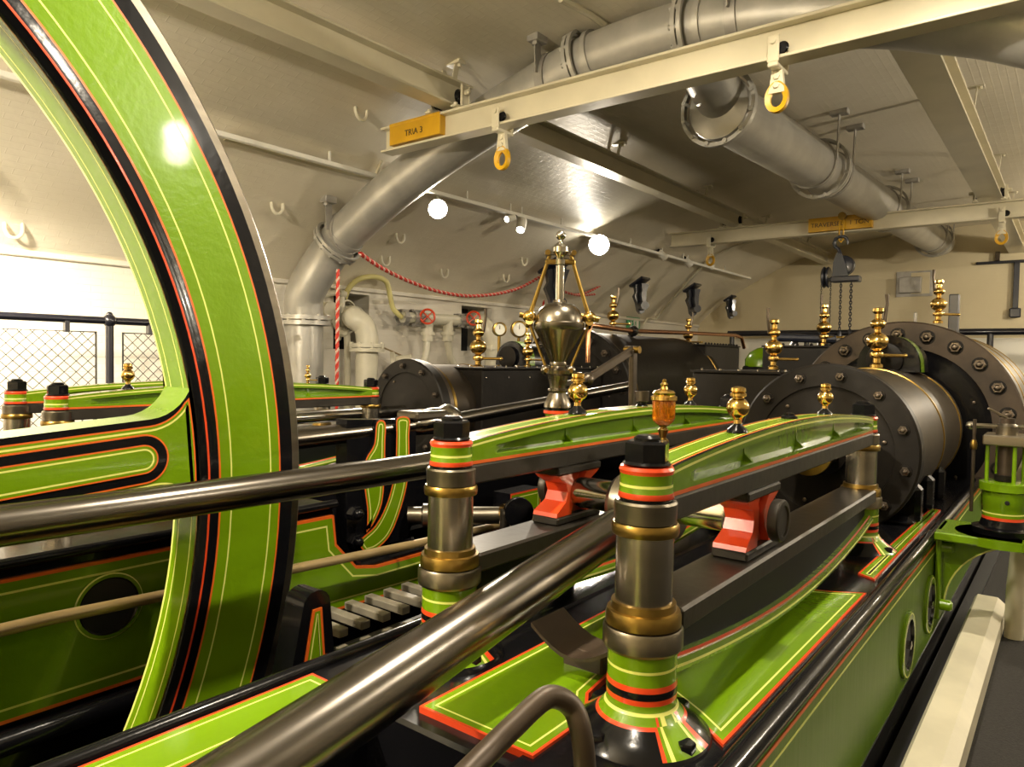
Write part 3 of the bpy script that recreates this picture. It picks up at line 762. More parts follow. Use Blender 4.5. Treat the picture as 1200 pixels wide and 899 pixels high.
# connecting rod of the near engine
t = thing('connecting_rod', 'thick polished steel connecting rod sweeping up from the lower left to the crosshead', 'connecting rod')
P0, P1_ = Vector((-.9,1.21,-1.09)), Vector((2.36,1.21,-.535))
m = MB(); N_ = 24; pts = [P0.lerp(P1_, k/N_) for k in range(N_+1)]
m.tube(pts, [.098-.036*(k/N_) for k in range(N_+1)], 'rod_steel', 48); m.build('shaft', t)
m = MB(); m.lathe([(.05,-.12),(.10,-.12),(.115,-.10),(.115,.10),(.10,.12),(.05,.12)], P1_, (0,1,0), 28, 'steel'); m.build('small_end', t)
m = MB(); m.lathe([(.08,-.14),(.19,-.14),(.2,-.12),(.2,.12),(.19,.14),(.08,.14)], P0, (0,1,0), 32, 'steel'); m.build('big_end', t)
m = MB(); m.tube([(-1.2,2.30,-.47),(2.0,2.30,-.495),(5.62,2.22,-.47)], .058, 'rod_steel', 36)
tag(m.build('valve_rod'), 'long polished steel rod passing in front of the flywheel rim and behind the guides', 'rod')
t = thing('far_connecting_rod', 'slimmer steel rod with a forked coupling behind the flywheel rim', 'connecting rod')
q = [at(352,514,Y=3.38), at(520,494,Y=3.38), at(725,455,Y=3.38)]
m = MB(); q0 = q[0]-(q[1]-q[0])*1.5; m.tube([q0, q[0], q[1]], .058, 'rod_steel', 28); m.build('shaft', t)
d = (q[2]-q[1]).normalized()
m = MB(); m.lathe([(.058,-.32),(.075,-.28),(.09,-.12),(.08,-.04),(.095,0),(.095,.05),(.07,.1),(.045,.14)], q[1]+d*.0+Vector((0,0,.02)), d, 28, 'bright_steel')
m.box(q[1].x-.35, q[1].x-.05, 3.28, 3.48, q[1].z+.03, q[1].z+.085, 'steel', .015); m.build('coupling', t)
m = MB(); m.tube([q[1], q[2], q[2]+d*.2], .045, 'rod_steel', 24); m.build('tail_rod', t)


def smooth2(L, n=4):
    P = catmull([Vector((a, b, 0)) for a, b in L]+[Vector((L[0][0], L[0][1], 0))], n)[:-1]; return [(p.x, p.y) for p in P]
def pxpanel(pts, Y): return [(lambda p: (p.x, p.z))(at(x, y, Y=Y)) for x, y in pts]
# curved green-lined frame standing beyond the crossing rods
t = thing('curved_frame', 'curved black frame with green lined strips, seen between the two crossing rods', 'machine frame')
Yc = 3.32
out = pxpanel([(408,655),(470,655),(486,610),(489,560),(489,492),(408,492)], Yc)
m = MB(); m.extrude(out, (Vector((0,Yc+.012,0)), Vector((1,0,0)), Vector((0,0,1))), .10, 'black'); m.build('back_plate', t)
m = MB(); m.panel(smooth2(pxpanel([(426,648),(440,643),(455,628),(466,603),(475,570),(478,540),(478,510),(478,490),(464,490),(463,510),(462,540),(458,568),(450,594),(438,616),(420,634)], Yc)), (Vector((0,Yc-.012,0)),Vector((1,0,0)),Vector((0,0,1))), [(.010,'orange_red'),(.012,'green'),(.007,'cream')], 'green', .024, 'black'); m.build('outer_strip', t)
m = MB(); m.panel(smooth2(pxpanel([(428,624),(437,612),(446,590),(449,560),(450,520),(450,495),(440,495),(437,520),(428,536),(424,552),(426,575),(429,600)], Yc)), (Vector((0,Yc-.012,0)),Vector((1,0,0)),Vector((0,0,1))), [(.010,'orange_red'),(.012,'green'),(.007,'cream')], 'green', .024, 'black'); m.build('inner_strip', t)
for px, py in ((414,601),(414,634)):
    q = at(px,py,Y=Yc); m = MB(); m.hexa((q.x,Yc+.01,q.z), (0,-1,0), .045, .05, 'black'); m.ball((q.x,Yc-.05,q.z), .03, 'black', 12); m.build('bolt', t)
m = MB(); q = at(450,655,Y=Yc); m.box(q.x-.35, q.x+.8, 3.14, 3.5, -1.17, q.z+.02, 'black', .02); m.tube([(q.x-.3,3.2,q.z+.02),(q.x+.8,3.2,q.z+.02)], .04, 'black', 12); m.build('foot', t)

t = thing('drain_valve', 'small valve with a brass elbow and black handwheel behind the left guide', 'valve')
a = at(592,600,Y=2.75); b = at(607,600,Y=2.6)
m = MB(); m.lathe([(.0,-.02),(.05,-.02),(.05,.10),(.03,.14),(.03,.2)], a, (.9,-.4,-.1), 20, 'brass'); m.build('elbow', t)
m = MB(); m.lathe([(.02,-.03),(.08,-.03),(.09,-.01),(.09,.03),(.02,.04)], b, (-.6,-.8,0), 24, 'black'); m.build('handwheel', t)
m = MB(); m.cyl((b.x,b.y+.1,b.z), (b.x,b.y+.1,PIT), .03, 'iron', 12); m.build('riser', t)
a, b = at(478,604,Y=3.28), at(585,604,Y=2.85)
m = MB(); m.cyl(a, b, .055, 'steel', 20); m.lathe([(.055,0),(.075,.01),(.075,.05),(.055,.06)], a+(b-a)*.15, b-a, 20, 'steel'); solo(m, 'cross_pipe', 'short grey steel pipe low behind the left guide column', 'pipe')
# ================================================================== CYLINDERS AND CHESTS
def cylinder(name, label, X, Y, z, R, L, nb, face='iron', ring='iron', body='lagging', bands=3, rb=None, cat='engine cylinder'):
    t = thing(name, label, cat)
    rb = rb or R*.93
    m = MB(); m.lathe([(R,0,body),(rb,.10,body),(rb,L,body),(0,L,body)], (X,Y,z), (1,0,0), 72, body, caps=False)
    m.build('barrel', t)
    m = MB()
    m.lathe([(R,.10,'bolt_steel'),(R,.045,'iron'),(R+.012,.040,ring),(R+.012,-.05,ring),(R,-.06,ring),(R*.76,-.06,face),(R*.755,-.050,face),(R*.70,-.045,face),(R*.30,-.085,face),(.0,-.09,face)], (X,Y,z), (1,0,0), 72, 'iron', caps=False)
    cov = m.build('end_cover', t)
    rbolt = R*.885
    for k in range(nb):
        a = 2*PI*(k+.35)/nb; c = (X-.06, Y+rbolt*math.cos(a), z+rbolt*math.sin(a)); s = R*.052
        m = MB(); m.lathe([(s*1.3,0),(s*1.3,.008)], c, (-1,0,0), 14, 'iron'); m.hexa((c[0]-.008,c[1],c[2]), (-1,0,0), s, s*.9, 'bolt_steel')
        m.lathe([(s*.55,0),(s*.55,s*.35),(s*.3,s*.6),(0,s*.65)], (c[0]-.008-s*.9,c[1],c[2]), (-1,0,0), 10, 'bolt_steel'); m.build('bolt', cov)
    for k in range(nb//2):
        a = 2*PI*(k+.8)/(nb//2); c = (X-.058, Y+R*.66*math.cos(a), z+R*.66*math.sin(a))
        if k % 2 == 0:
            m = MB(); m.lathe([(.012,0),(.012,.01),(0,.014)], (c[0]+.008,c[1],c[2]), (-1,0,0), 8, 'bolt_steel'); m.build('stud', cov)
    for k in range(bands):
        x = X+.16+(L-.30)*k/max(1,bands-1)
        m = MB(); m.lathe([(rb,-.02),(rb+.007,-.017),(rb+.007,.017),(rb,.02)], (x,Y,z), (1,0,0), 72, 'old_brass', caps=False)
        a = -.75; m.box(x-.05, x+.05, Y+(rb+.004)*math.cos(a+PI)-.012, Y+(rb+.004)*math.cos(a+PI)+.012, z-.02, z+.0, 'old_brass', .003)
        m.build('brass_band', t)
    return t
t = cylinder('high_pressure_cylinder', 'smaller near cylinder with a bolted iron end and brass-banded lagging', 4.75, 1.21, -.535, .52, 2.15, 12, bands=3, rb=.50)
m = MB(); m.lathe([(.16,0,'iron'),(.16,-.10,'iron'),(.12,-.12,'bolt_steel'),(.12,-.30,'bolt_steel'),(.135,-.31,'old_brass'),(.135,-.36,'old_brass'),(.06,-.37,'old_brass')], (4.70,1.21,-.52), (1,0,0), 32, 'iron'); m.build('gland', t)
m = MB()
m.extrude([(.0,-.12),(.42,-.30),(.42,.06),(.0,.10)], (Vector((4.25,.93,-.52)), Vector((1,0,0)), Vector((0,0,1))), .035, 'iron')
m.ball((4.30,.90,-.55), .03, 'bright_steel', 14); m.build('gland_bracket', t)
m = MB(); m.box(4.9, 6.5, 1.03, 1.47, B0-.04, -.915, 'black', .02); m.box(4.75, 5.15, .72, 1.7, B0-.04, -.90, 'black', .03)
for x in (4.85, 5.3, 5.8): m.box(x, x+.14, .70, .95, B0-.03, -.72, 'black', .03)
m.build('foot', t)
t = cylinder('low_pressure_cylinder', 'largest near cylinder with a brown ring of bolts, behind the smaller one', 7.15, 1.21, -.54, .905, 2.6, 22, face='black', ring='iron_brown', bands=4, rb=.88)
m = MB(); m.box(7.2, 9.5, 1.05, 1.47, B0-.03, -.90, 'black', .01); m.box(6.9, 7.1, 1.05, 1.47, B0-.03, -.92, 'black', .005); m.build('foot', t)
m = MB(); m.lathe([(.09,0),(.09,-.09),(.05,-.12),(0,-.12)], (7.09,1.38,-.02), (1,0,0), 20, 'iron'); m.build('boss', t)
cylinder('high_pressure_cylinder', 'small far-engine cylinder with a bolted end, left of the long black casing', 4.80, 4.97, -.52, .48, .9, 10, bands=2, rb=.44)
cylinder('low_pressure_cylinder', 'large black cylinder of the far engine, to the right of the governor', 7.55, 4.97, -.52, .90, 2.9, 20, bands=2, rb=.86, body='iron')

def chest(name, label, x0, x1, y0, y1, zt, zb=-1.4, mt='iron', rv='bright_steel', step=.17, cat='steam chest', big=False):
    t = thing(name, label, cat)
    m = MB(); m.box(x0, x1, y0, y1, zb, zt-.02, mt, .012); m.build('casing', t)
    m = MB(); m.box(x0-.012, x1+.012, y0-.012, y1+.012, zt-.02, zt, mt, .004); lid = m.build('lid', t)
    r = .02 if big else .009
    pts = []
    n = int((x1-x0)/step)
    for k in range(n+1): pts += [(x0+.05+(x1-x0-.1)*k/max(n,1), y0+.03)]
    n2 = int((y1-y0)/step)
    for k in range(1, n2+1): pts += [(x0+.03, y0+.03+(y1-y0-.1)*k/max(n2,1))]
    for x, y in pts[:60]:
        m = MB(); m.lathe([(r,0),(r,.008+r*.5),(0,.012+r)], (x,y,zt), (0,0,1), 8, rv if not big else mt); m.build('rivet' if not big else 'bolt', lid)
    for k in range(n+1):
        if k % 2 == 0 and not big:
            m = MB(); m.lathe([(r,0),(r,.006),(0,.01)], (x0+.05+(x1-x0-.1)*k/max(n,1), y0, zt-.10), (0,-1,0), 8, rv); m.build('rivet', t)
    return t
chest('steam_chest', 'dark riveted iron casing to the left of the near cylinder', 5.62, 7.2, 1.78, 2.5, -.075)
chest('steam_chest', 'long black riveted casing of the far engine, behind the governor', 5.25, 7.45, 4.46, 5.5, -.10)
chest('valve_chest', 'black chest with a bolted lid left of the largest cylinder', 8.76, 11.2, 2.25, 3.0, .20, PIT, big=True, cat='valve chest')
chest('valve_chest', 'low black chest with a row of lid bolts behind the far large cylinder', 10.25, 11.6, 4.35, 5.6, .25, PIT, big=True, step=.12, cat='valve chest')
# flat pipework on the near valve chest
m = MB()
for k, (a, b) in enumerate(((2.9,2.3),(2.75,2.4),(2.5,2.35))):
    m.tube([(8.9+.25*k, a, .21), (8.9+.25*k, a-.03, .30), (9.2+.3*k, b, .29), (9.5+.3*k, b, .21)], .05, 'navy', 10)
solo(m, 'drain_pipework', 'dark pipe fittings lying on the lid of the near valve chest', 'pipe')
m = MB(); c = at(884, 418, Y=3.55); m.lathe([(.22,0),(.22,.10),(.16,.2),(.06,.26),(0,.27)], (c.x,3.45,c.z-.14), (0,0,1), 28, 'green'); m.box(c.x-.2,c.x+.2,3.25,3.65,-1.4,c.z-.13,'black',.02)
solo(m, 'pump_cover', 'small green domed pump cover between the two black chests', 'pump')
def bonnet(x, y, z, s, label):
    t = thing('valve_bonnet', label, 'valve bonnet', 'black bonnets with a green band')
    def loop(w, h, n=14): return [(w*math.cos(PI*k/n), h*math.sin(PI*k/n)**.8) for k in range(n+1)]
    m = MB(); m.extrude([(a*s, b*s) for a, b in loop(.24,.30)], (Vector((x+.0,y,z)), Vector((0,-1,0)), Vector((0,0,1))), .42*s, 'black'); m.build('hood', t)
    m = MB(); A = loop(.244,.306); 
    secs = [[(x+d*s, y-a*s, z+b*s) for d in (.03,.20)] for a, b in A]
    m.sweep(secs, ['green','green'], closed=False); 
    secs = [[(x+d*s, y-a*s*.95, z+b*s*.95) for d in (.03,.20)] for a, b in A]; m.sweep(secs, ['green','green'], closed=False); m.build('green_band', t)
    m = MB(); m.lathe([(.14*s,0,'black'),(.14*s,.04*s,'iron'),(.10*s,.05*s,'iron'),(0,.05*s)], (x,y+.02,z+.10*s), (-1,0,0), 24, 'iron'); m.build('disc', t)
    return t
bonnet(6.35, 1.18, -.06, .95, 'black bonnet with a green band on the near cylinder in front of the largest one')
c = at(598, 428, Y=4.8); bonnet(c.x, 4.8, c.z, .85, 'black bonnet with a green band on the far casing, left of the governor')

# ================================================================== GOVERNOR
GX, GY, U = 2.56, 1.75, .00367
t = thing('centrifugal_governor', 'tall polished governor with a vase-shaped weight and two brass balls on arms', 'governor')
gz = lambda y: (420-y)*U
m = MB(); m.lathe([(.09,B0-.01,'black'),(.09,-.86,'black'),(.05,-.80,'green'),(.048,gz(496),'green'),(.05,gz(492),'cream'),(.05,gz(490.5),'green'),(.054,gz(485),'red'),(.060,gz(484),'red'),(.060,gz(480.5),'black'),(.052,gz(480),'black'),(.052,gz(478.5),'black')], (GX,GY,0), (0,0,1), 36, 'green'); m.build('pedestal', t)
m = MB(); m.lathe([(.056,gz(478.5)),(.060,gz(477)),(.058,gz(473)),(.045,gz(465)),(.036,gz(460)),(.038,gz(458.5)),(.044,gz(458)),(.044,gz(456)),(.036,gz(455)),(.036,gz(452)),(.042,gz(444)),(.046,gz(440)),(.056,gz(438)),(.058,gz(434)),(.040,gz(431)),(.036,gz(429)),(.038,gz(426)),(.034,gz(423))], (GX,GY,0), (0,0,1), 36, 'governor_steel'); m.build('base', t)
m = MB(); m.lathe([(.034,gz(425)),(.052,gz(414)),(.085,gz(397)),(.103,gz(388)),(.108,gz(386)),(.108,gz(379)),(.104,gz(378)),(.101,gz(372)),(.088,gz(364)),(.062,gz(357.5)),(.03,gz(355)),(.026,gz(352)),(0,gz(352))], (GX,GY,0), (0,0,1), 48, 'governor_steel'); m.build('weight', t)
m = MB(); m.lathe([(.018,gz(356)),(.018,gz(312)),(.024,gz(311)),(.026,gz(306)),(.016,gz(305)),(.018,gz(302)),(.033,gz(297)),(.033,gz(291)),(.02,gz(287)),(.012,gz(285)),(.010,gz(283)),(.02,gz(280)),(.0225,gz(277.5)),(.02,gz(275)),(.01,gz(272)),(0,gz(272))], (GX,GY,0), (0,0,1), 28, 'bright_steel'); m.build('spindle', t)
ex = Vector((math.cos(YAW-PI/2), math.sin(YAW-PI/2), 0)); ctr = Vector((GX,GY,0)); ey = Vector((-ex.y, ex.x, 0))
m = MB(); m.obox(ctr+Vector((0,0,gz(308))), (.13,.03,.022), 'old_brass', Matrix((ex,ey,Vector((0,0,1)))).transposed(), .006)
m.cyl(ctr-ex*.055+Vector((0,0,gz(298)))-ey*.03, ctr-ex*.055+Vector((0,0,gz(298)))+ey*.03, .012, 'old_brass', 12); m.cyl(ctr+ex*.055+Vector((0,0,gz(298)))-ey*.03, ctr+ex*.055+Vector((0,0,gz(298)))+ey*.03, .012, 'old_brass', 12)
m.bar(ctr-ex*.06+Vector((0,0,gz(298))), ctr+ex*.06+Vector((0,0,gz(298))), .02,.014,'governor_steel'); m.build('crosspiece', t)
for s in (-1, 1):
    top = ctr+ex*(s*.045)+Vector((0,0,gz(300))); b = ctr+ex*(s*.128)+Vector((0,0,gz(372))); low = ctr+ex*(s*.052)+Vector((0,0,gz(434)))
    m = MB(); m.tube([top, top.lerp(b,.5), b], [.008,.0085,.010], 'old_brass', 10); m.build('upper_arm', t)
    m = MB(); m.ball(b, .030, 'brass', 20, .9); m.cyl(b-ex*.042-Vector((0,0,-.008)), b+ex*.042+Vector((0,0,-.008)), .012, 'old_brass', 12); m.cyl(b-ey*.02+Vector((0,0,-.02)), b+ey*.02+Vector((0,0,-.035)), .016,'brass',12); m.build('ball', t)
    m = MB(); m.tube([b-Vector((0,0,.025)), low+Vector((0,0,.01)), low], .0065, 'old_brass', 8); m.build('lower_arm', t)
    m = MB(); m.ball(low, .024, 'governor_steel', 14); m.cyl(low-ey*.03, low+ey*.03, .010, 'old_brass'); m.build('lug', t)
a, b, cpt = at(688,445,Y=1.9), at(742,410,Y=1.9), at(740,478,Y=1.9)
m = MB(); m.bar(a, b, .02, .05, 'bolt_steel', .008); m.ball(a, .035, 'bolt_steel', 14); m.bar(ctr+Vector((.03,0,a.z-.01)), a, .02, .025, 'bolt_steel', .005); m.build('lever', t)
m = MB(); m.bar((b.x,1.9,b.z), (b.x+.02,1.9,B0), .05, .03, 'bolt_steel', .006, up=Vector((0,1,0))); m.cyl((b.x,1.86,b.z),(b.x,1.95,b.z),.02,'old_brass',12); m.build('lever_post', t)

# ================================================================== OIL CUPS AND RELIEF VALVES
def topz(x): return -.275+.062*math.sin(PI*max(0,min(1,(x-X0)/(X1-X0))))**.8
def oil_cup(px, Y, s, label, first=[None], base=None):
    p = at(px, 470, Y=Y); z = base if base is not None else topz(p.x)
    if first[0] is None or s != 1:
        t = thing('oil_cup', label, 'oil cup', 'brass oil cups on the guide beams')
        m = MB(); m.lathe([(.034,0,'black'),(.031,.010,'black'),(.016,.022,'black'),(.014,.028,'brass')], (0,0,0), (0,0,1), 24, 'black'); m.build('base', t)
        m = MB(); m.lathe([(.013,.026),(.012,.040),(.016,.046)]+[(.036*math.cos(math.radians(a)), .079+.034*math.sin(math.radians(a))) for a in range(-60, 61, 12)]+[(.018,.110),(.018,.112),(.026,.116),(.026,.124),(.020,.128),(.024,.132),(.023,.142),(.012,.147),(0,.148)], (0,0,0), (0,0,1), 32, 'brass'); m.build('ball_cup', t)
        t.location = (p.x, Y, z); t.scale = (s,s,s)
        if s == 1: first[0] = t
        return t
    f = first[0]
    return dup(f, Vector((p.x,Y,z))-Vector(f.location), label)
oil_cup(865, .85, 1.0, 'brass ball oil cup on the nearest guide beam, the bigger-looking of its two')
oil_cup(967, .85, .92, 'brass ball oil cup near the far end of the nearest guide beam')
oil_cup(677, 1.57, 1.12, 'brass ball oil cup right beside the foot of the governor')
oil_cup(809, 1.57, 1.0, 'brass ball oil cup on the left guide beam, just right of the amber oiler')
oil_cup(150, 4.65, 1.1, 'brass oil cup on the far guide beam, in front of the wire mesh')
p = at(925, 491, Y=.85); m = MB(); m.lathe([(.03,0),(.03,.008),(.018,.014),(.018,.02),(0,.024)], (p.x,.85,topz(p.x)), (0,0,1), 20, 'black'); solo(m, 'filler_plug', 'low black plug on top of the nearest guide beam', 'plug')
p = at(752, 480, Y=1.57); m = MB(); m.lathe([(.03,0,'black'),(.02,.012,'black'),(.02,.02,'bolt_steel'),(.032,.025,'bolt_steel'),(.034,.07,'bolt_steel'),(.028,.07,'bolt_steel'),(.026,.03,'bolt_steel'),(0,.03)], (p.x,1.57,topz(p.x)), (0,0,1), 24, 'bolt_steel', caps=False); solo(m, 'drip_cup', 'open grey steel cup on the left guide beam behind the amber oiler', 'cup')
# amber glass oiler on the crosshead
t = thing('glass_oiler', 'glass oiler full of amber oil with a brass lid, above the crosshead', 'oiler')
p = at(778, 470, Y=1.21)
m = MB(); m.lathe([(.035,-.42),(.035,-.40),(.02,-.385),(.018,-.33),(.022,-.325),(.022,-.30),(.012,-.29),(.016,-.275),(.020,-.26),(.012,-.25),(.02,-.242)], (p.x,1.21,0), (0,0,1), 24, 'old_brass'); m.build('stem', t)
m = MB(); m.lathe([(0,-.243),(.020,-.243),(.038,-.228),(.043,-.215),(.043,-.150),(0,-.150)], (p.x,1.21,0), (0,0,1), 36, 'amber'); m.build('oil_glass', t)
m = MB(); m.lathe([(.044,-.152),(.050,-.148),(.050,-.136),(.040,-.130),(.042,-.122),(.036,-.114),(.016,-.108),(.012,-.098),(.015,-.09),(.008,-.082),(.009,-.074),(0,-.068)], (p.x,1.21,0), (0,0,1), 36, 'brass'); m.build('lid', t)

def relief_valve(p, h, label, lever=1, arm=0.0):
    p = Vector(p)
    t = thing('relief_valve', label, 'relief valve', 'brass relief valves on the cylinders')
    bl = [(.165*math.cos(math.radians(a)), .42+.150*math.sin(math.radians(a))) for a in range(-66, 67, 12)]
    pr = [(.10,0),(.10,.05),(.06,.08),(.06,.15),(.10,.17),(.11,.20),(.10,.24),(.055,.27),(.05,.275)]+bl+[(.05,.57),(.05,.62),(.08,.635),(.105,.66),(.115,.70),(.105,.74),(.08,.765),(.055,.79),(.05,.86),(.09,.90),(.085,.95),(.03,.97),(0,.97)]
    m = MB(); m.lathe([(r*h, z*h) for r, z in pr], p, (0,0,1), 28, 'brass'); m.build('body', t)
    d = Vector((.62,-.78,0))
    m = MB(); m.tube([p+Vector((0,0,.20*h)), p+d*.30*h+Vector((0,0,.20*h)), p+d*.46*h+Vector((0,0,.20*h))], .028*h, 'brass', 10); m.ball(p+d*.46*h+Vector((0,0,.20*h)), .035*h, 'brass', 10); m.build('outlet', t)
    if lever:
        q = p+Vector((0,0,.72*h)); m = MB(); m.tube([q, q+d*.10*h*lever, q+d*.14*h*lever+Vector((0,0,.30*h)), q+d*.13*h*lever+Vector((0,0,.46*h))], [.03*h,.03*h,.025*h,.035*h], 'bolt_steel', 8); m.build('lever', t)
    return t
def vpx(px, ybot, ytop, X=None, Y=None):
    a = at(px, ybot, X=X, Y=Y); b = at(px, ytop, X=X, Y=Y); return a, (b.z-a.z)
for px, yb, yt, kw, lv, lab in ((906,433,372,dict(X=6.0),-1,'brass relief valve standing on the riveted casing left of the near cylinder'),
        (1027,431,358,dict(X=6.05),1,'brass relief valve on top of the near brass-banded cylinder'),
        (965,405,355,dict(X=9.1),-.6,'brass relief valve in front of the chain hoist chains'),
        (1099,379,326,dict(X=7.4),-1,'brass relief valve on top of the largest near cylinder'),
        (560,432,372,dict(Y=4.9),1,'brass relief valve in front of the right wall recess, on the far casing'),
        (618,430,388,dict(Y=4.6),1,'brass relief valve just left of the governor weight'),
        (718,388,345,dict(Y=4.9),1,'brass relief valve on the far large cylinder, right of the governor'),
        (806,408,372,dict(Y=4.95),1,'brass relief valve at the far end of the black chest with lid bolts')):
    p, h = vpx(px, yb, yt, **kw); relief_valve(p, h, lab, lv)
p = at(356, 452, Y=4.7); relief_valve((p.x,4.65,-.23), .15, 'small brass cock peeping out at the right edge of the flywheel', 0)
# dial gauges
for px, s, lab in ((585, 1, 'brass-rimmed dial gauge, the left and smaller of two beside the governor'), (608, 1.25, 'brass-rimmed dial gauge, the right and larger of two beside the governor')):
    a = at(px, 386, Y=5.3); t = thing('dial_gauge', lab, 'gauge', 'dial gauges')
    d = (-Vector((a.x,a.y,0))).normalized(); d = (d+Vector((.35,-.1,0))).normalized()
    m = MB(); r = .075*s; m.lathe([(0,-.05),(r*.9,-.05),(r*1.1,-.02),(r*1.1,.03),(r*.9,.035),(r*.86,.02)], a, d, 28, 'old_brass', caps=False); m.build('case', t)
    m = MB(); m.lathe([(r*.9,.018),(0,.018)], a, d, 28, 'white', caps=False); m.build('dial', t)
    m = MB(); m.bar(a+d*.022, a+d*.022+Vector((.0,0,r*.6)), .008, .004, 'dark_text'); m.build('pointer', t)
    m = MB(); m.cyl((a.x,a.y,-.1), (a.x,a.y,a.z-r*.9), .018, 'old_brass', 10); m.build('stem', t)
# copper pipe over the far cylinder
P = [at(689,425,Y=4.5), at(689,390,Y=4.5), at(692,381,Y=4.5), at(705,383,Y=4.5), at(742,388,Y=4.7), at(800,390,Y=4.9), at(862,393,Y=5.0), at(869,396,Y=5.0), at(872,408,Y=5.0)]
m = MB(); m.tube(P, .032, 'copper', 12); solo(m, 'copper_pipe', 'thin copper pipe running over the far large cylinder', 'pipe')
p = P[4]; m = MB(); m.lathe([(.06,-.06),(.075,0),(.06,.06)], p, P[5]-P[3], 12, 'black'); m.bar(p, (p.x,4.75,.30), .05, .05, 'black'); solo(m, 'pipe_clamp', 'black clamp holding the copper pipe', 'clamp')

# ================================================================== STOP VALVE STAND AT THE RIGHT
VX = 4.66; vp = at(1176, 600, X=VX); VY = vp.y; vz = lambda y: at(1176, y, X=VX).z
t = thing('valve_stand', 'green and steel stop-valve stand with crossbar at the right edge of the photo', 'valve')
m = MB(); m.lathe([(.14,vz(625),'black'),(.145,vz(618),'black'),(.11,vz(616),'black'),(.098,vz(608),'red'),(.098,vz(604.5),'green'),(.098,vz(601),'cream'),(.098,vz(599.5),'green'),(.098,vz(594),'green'),(.102,vz(592.5),'green'),(.102,vz(576),'green'),(.118,vz(574),'green'),(.118,vz(565),'green'),(.10,vz(564),'green')], (VX,VY,0), (0,0,1), 40, 'green')
m.lathe([(.012,0),(0,.004)], (VX-.101,VY-.02,vz(586)), (-1,0,0), 12, 'hole'); m.build('base', t)
for k in range(4):
    a = .5+PI/2*k; m = MB(); m.cyl((VX+.09*math.cos(a), VY+.09*math.sin(a), vz(566)), (VX+.09*math.cos(a), VY+.09*math.sin(a), vz(518)), .010, 'green', 12); m.build('pillar', t)
m = MB(); m.cyl((VX,VY,vz(566)), (VX,VY,vz(490)), .036, 'iron_brown', 20); m.lathe([(.05,0),(.05,.03),(.04,.03)], (VX,VY,vz(563)), (0,0,1), 20, 'iron'); m.build('spindle', t)
m = MB(); m.obox((VX,VY,vz(515)), (.22,.20,.055), 'steel', None, .006); m.build('top_plate', t)
m = MB(); e = Vector((.3,-.95,0)).normalized(); zc = vz(500)
m.tube([Vector((VX,VY,zc))-e*.16, Vector((VX,VY,zc))+e*.22], .013, 'bright_steel', 12); m.ball(Vector((VX,VY,zc))-e*.17, .022, 'bright_steel', 14)
m.lathe([(.05,0),(.05,.05),(.03,.07),(.02,.09)], (VX,VY,vz(510)), (0,0,1), 20, 'steel'); m.build('crossbar', t)
m = MB(); q = Vector((VX,VY,vz(490))); m.bar(q, q-e*.09+Vector((0,0,.05)), .03, .012, 'steel', .003); m.build('handle', t)
rp = at(1142, 500, X=VX-.1)
m = MB(); m.cyl((rp.x,rp.y,vz(492)), (rp.x,rp.y,vz(600)), .009, 'bolt_steel', 10); m.lathe([(.015,0),(.018,.03),(.012,.05)], (rp.x,rp.y,vz(527)), (0,0,1), 12, 'old_brass'); m.build('indicator_rod', t)
# bracket carrying it on the bed side
t = thing('valve_bracket', 'bright green arched bracket bolted to the bed side, carrying the valve stand', 'bracket')
zt = vz(625)-.003
m = MB(); m.box(VX-.20, VX+.22, VY-.10, .572, zt-.045, zt, 'green', .006); m.lathe([(.22,-.046),(.22,.0)], (VX,VY,zt), (0,0,1), 48, 'green'); m.build('shelf', t)
m = MB(); arcp = [(.572-VY+.0, -.05),(.572-VY, -.42)]
n_ = 12; R_ = .36
fr = (Vector((VX-.02,VY,zt)), Vector((0,-1,0)), Vector((0,0,1)))
L = [(-(.572-VY),-.04),(-(.572-VY),-.44)]
w_ = .572-VY-.04
for k in range(n_+1):
    a = PI/2*k/n_; L.append((-(w_)+ (w_+.12)*(1-math.cos(a)), -.44+ .38*math.sin(a)))
L.append((.12,-.04))
m.panel(L, fr, [(.008,'cream'),(.006,'green')], 'green', .05, 'green'); m.build('web', t)
m = MB(); m.box(VX-.12, VX+.16, .545, .574, zt-.50, zt, 'green', .006)
for dz in (-.1, -.42): m.lathe([(.03,0),(.03,.05),(.02,.06)], (VX-.09,.545,zt+dz), (0,-1,0), 12, 'green')
m.build('flange', t)
# kerb
m = MB()
prof = [(.47,FLR),(.47,FLR+.13),(.455,FLR+.15),(.345,FLR+.15),(.30,FLR+.11),(.30,FLR)]
m.sweep([[(x, y, z) for y, z in prof] for x in (-3.5, 5.6)], ['curb']*6, caps='curb'); solo(m, 'kerb', 'worn white-painted kerb on the floor beside the engine bed', 'kerb')
m = MB(); m.box(-3.5, 9, .472, .56, FLR, FLR+.02, 'tape_black'); o = struct(m, 'trim_2')
m = MB(); m.lathe([(.06,0),(.10,.02),(.11,.08),(.07,.12),(.07,.22),(.10,.24),(.10,.28),(0,.28)], (5.3,.22,FLR+.55), (0,-.5,.4), 24, 'curb'); m.tube([(5.3,.22,FLR+.6),(5.32,.24,FLR+.3),(5.3,.24,FLR)], .05, 'curb', 14)
solo(m, 'pipe_fitting', 'rough white-painted pipe fitting under the valve bracket', 'pipe')
# bent tubular guard in the foreground
P = [at(470,985,X=.62), at(560,893,X=.80), at(600,853,X=.88), at(636,820,X=.95), at(655,818,X=.98), at(671,830,X=1.0), at(679,850,X=1.0), at(684,880,X=1.0), at(687,930,X=1.0), at(689,1000,X=1.0)]
m = MB(); m.tube(catmull(P,5), .0185, 'iron_brown', 20); solo(m, 'guard_rail', 'bent dark tubular guard rail in the foreground below the big rod', 'guard rail')
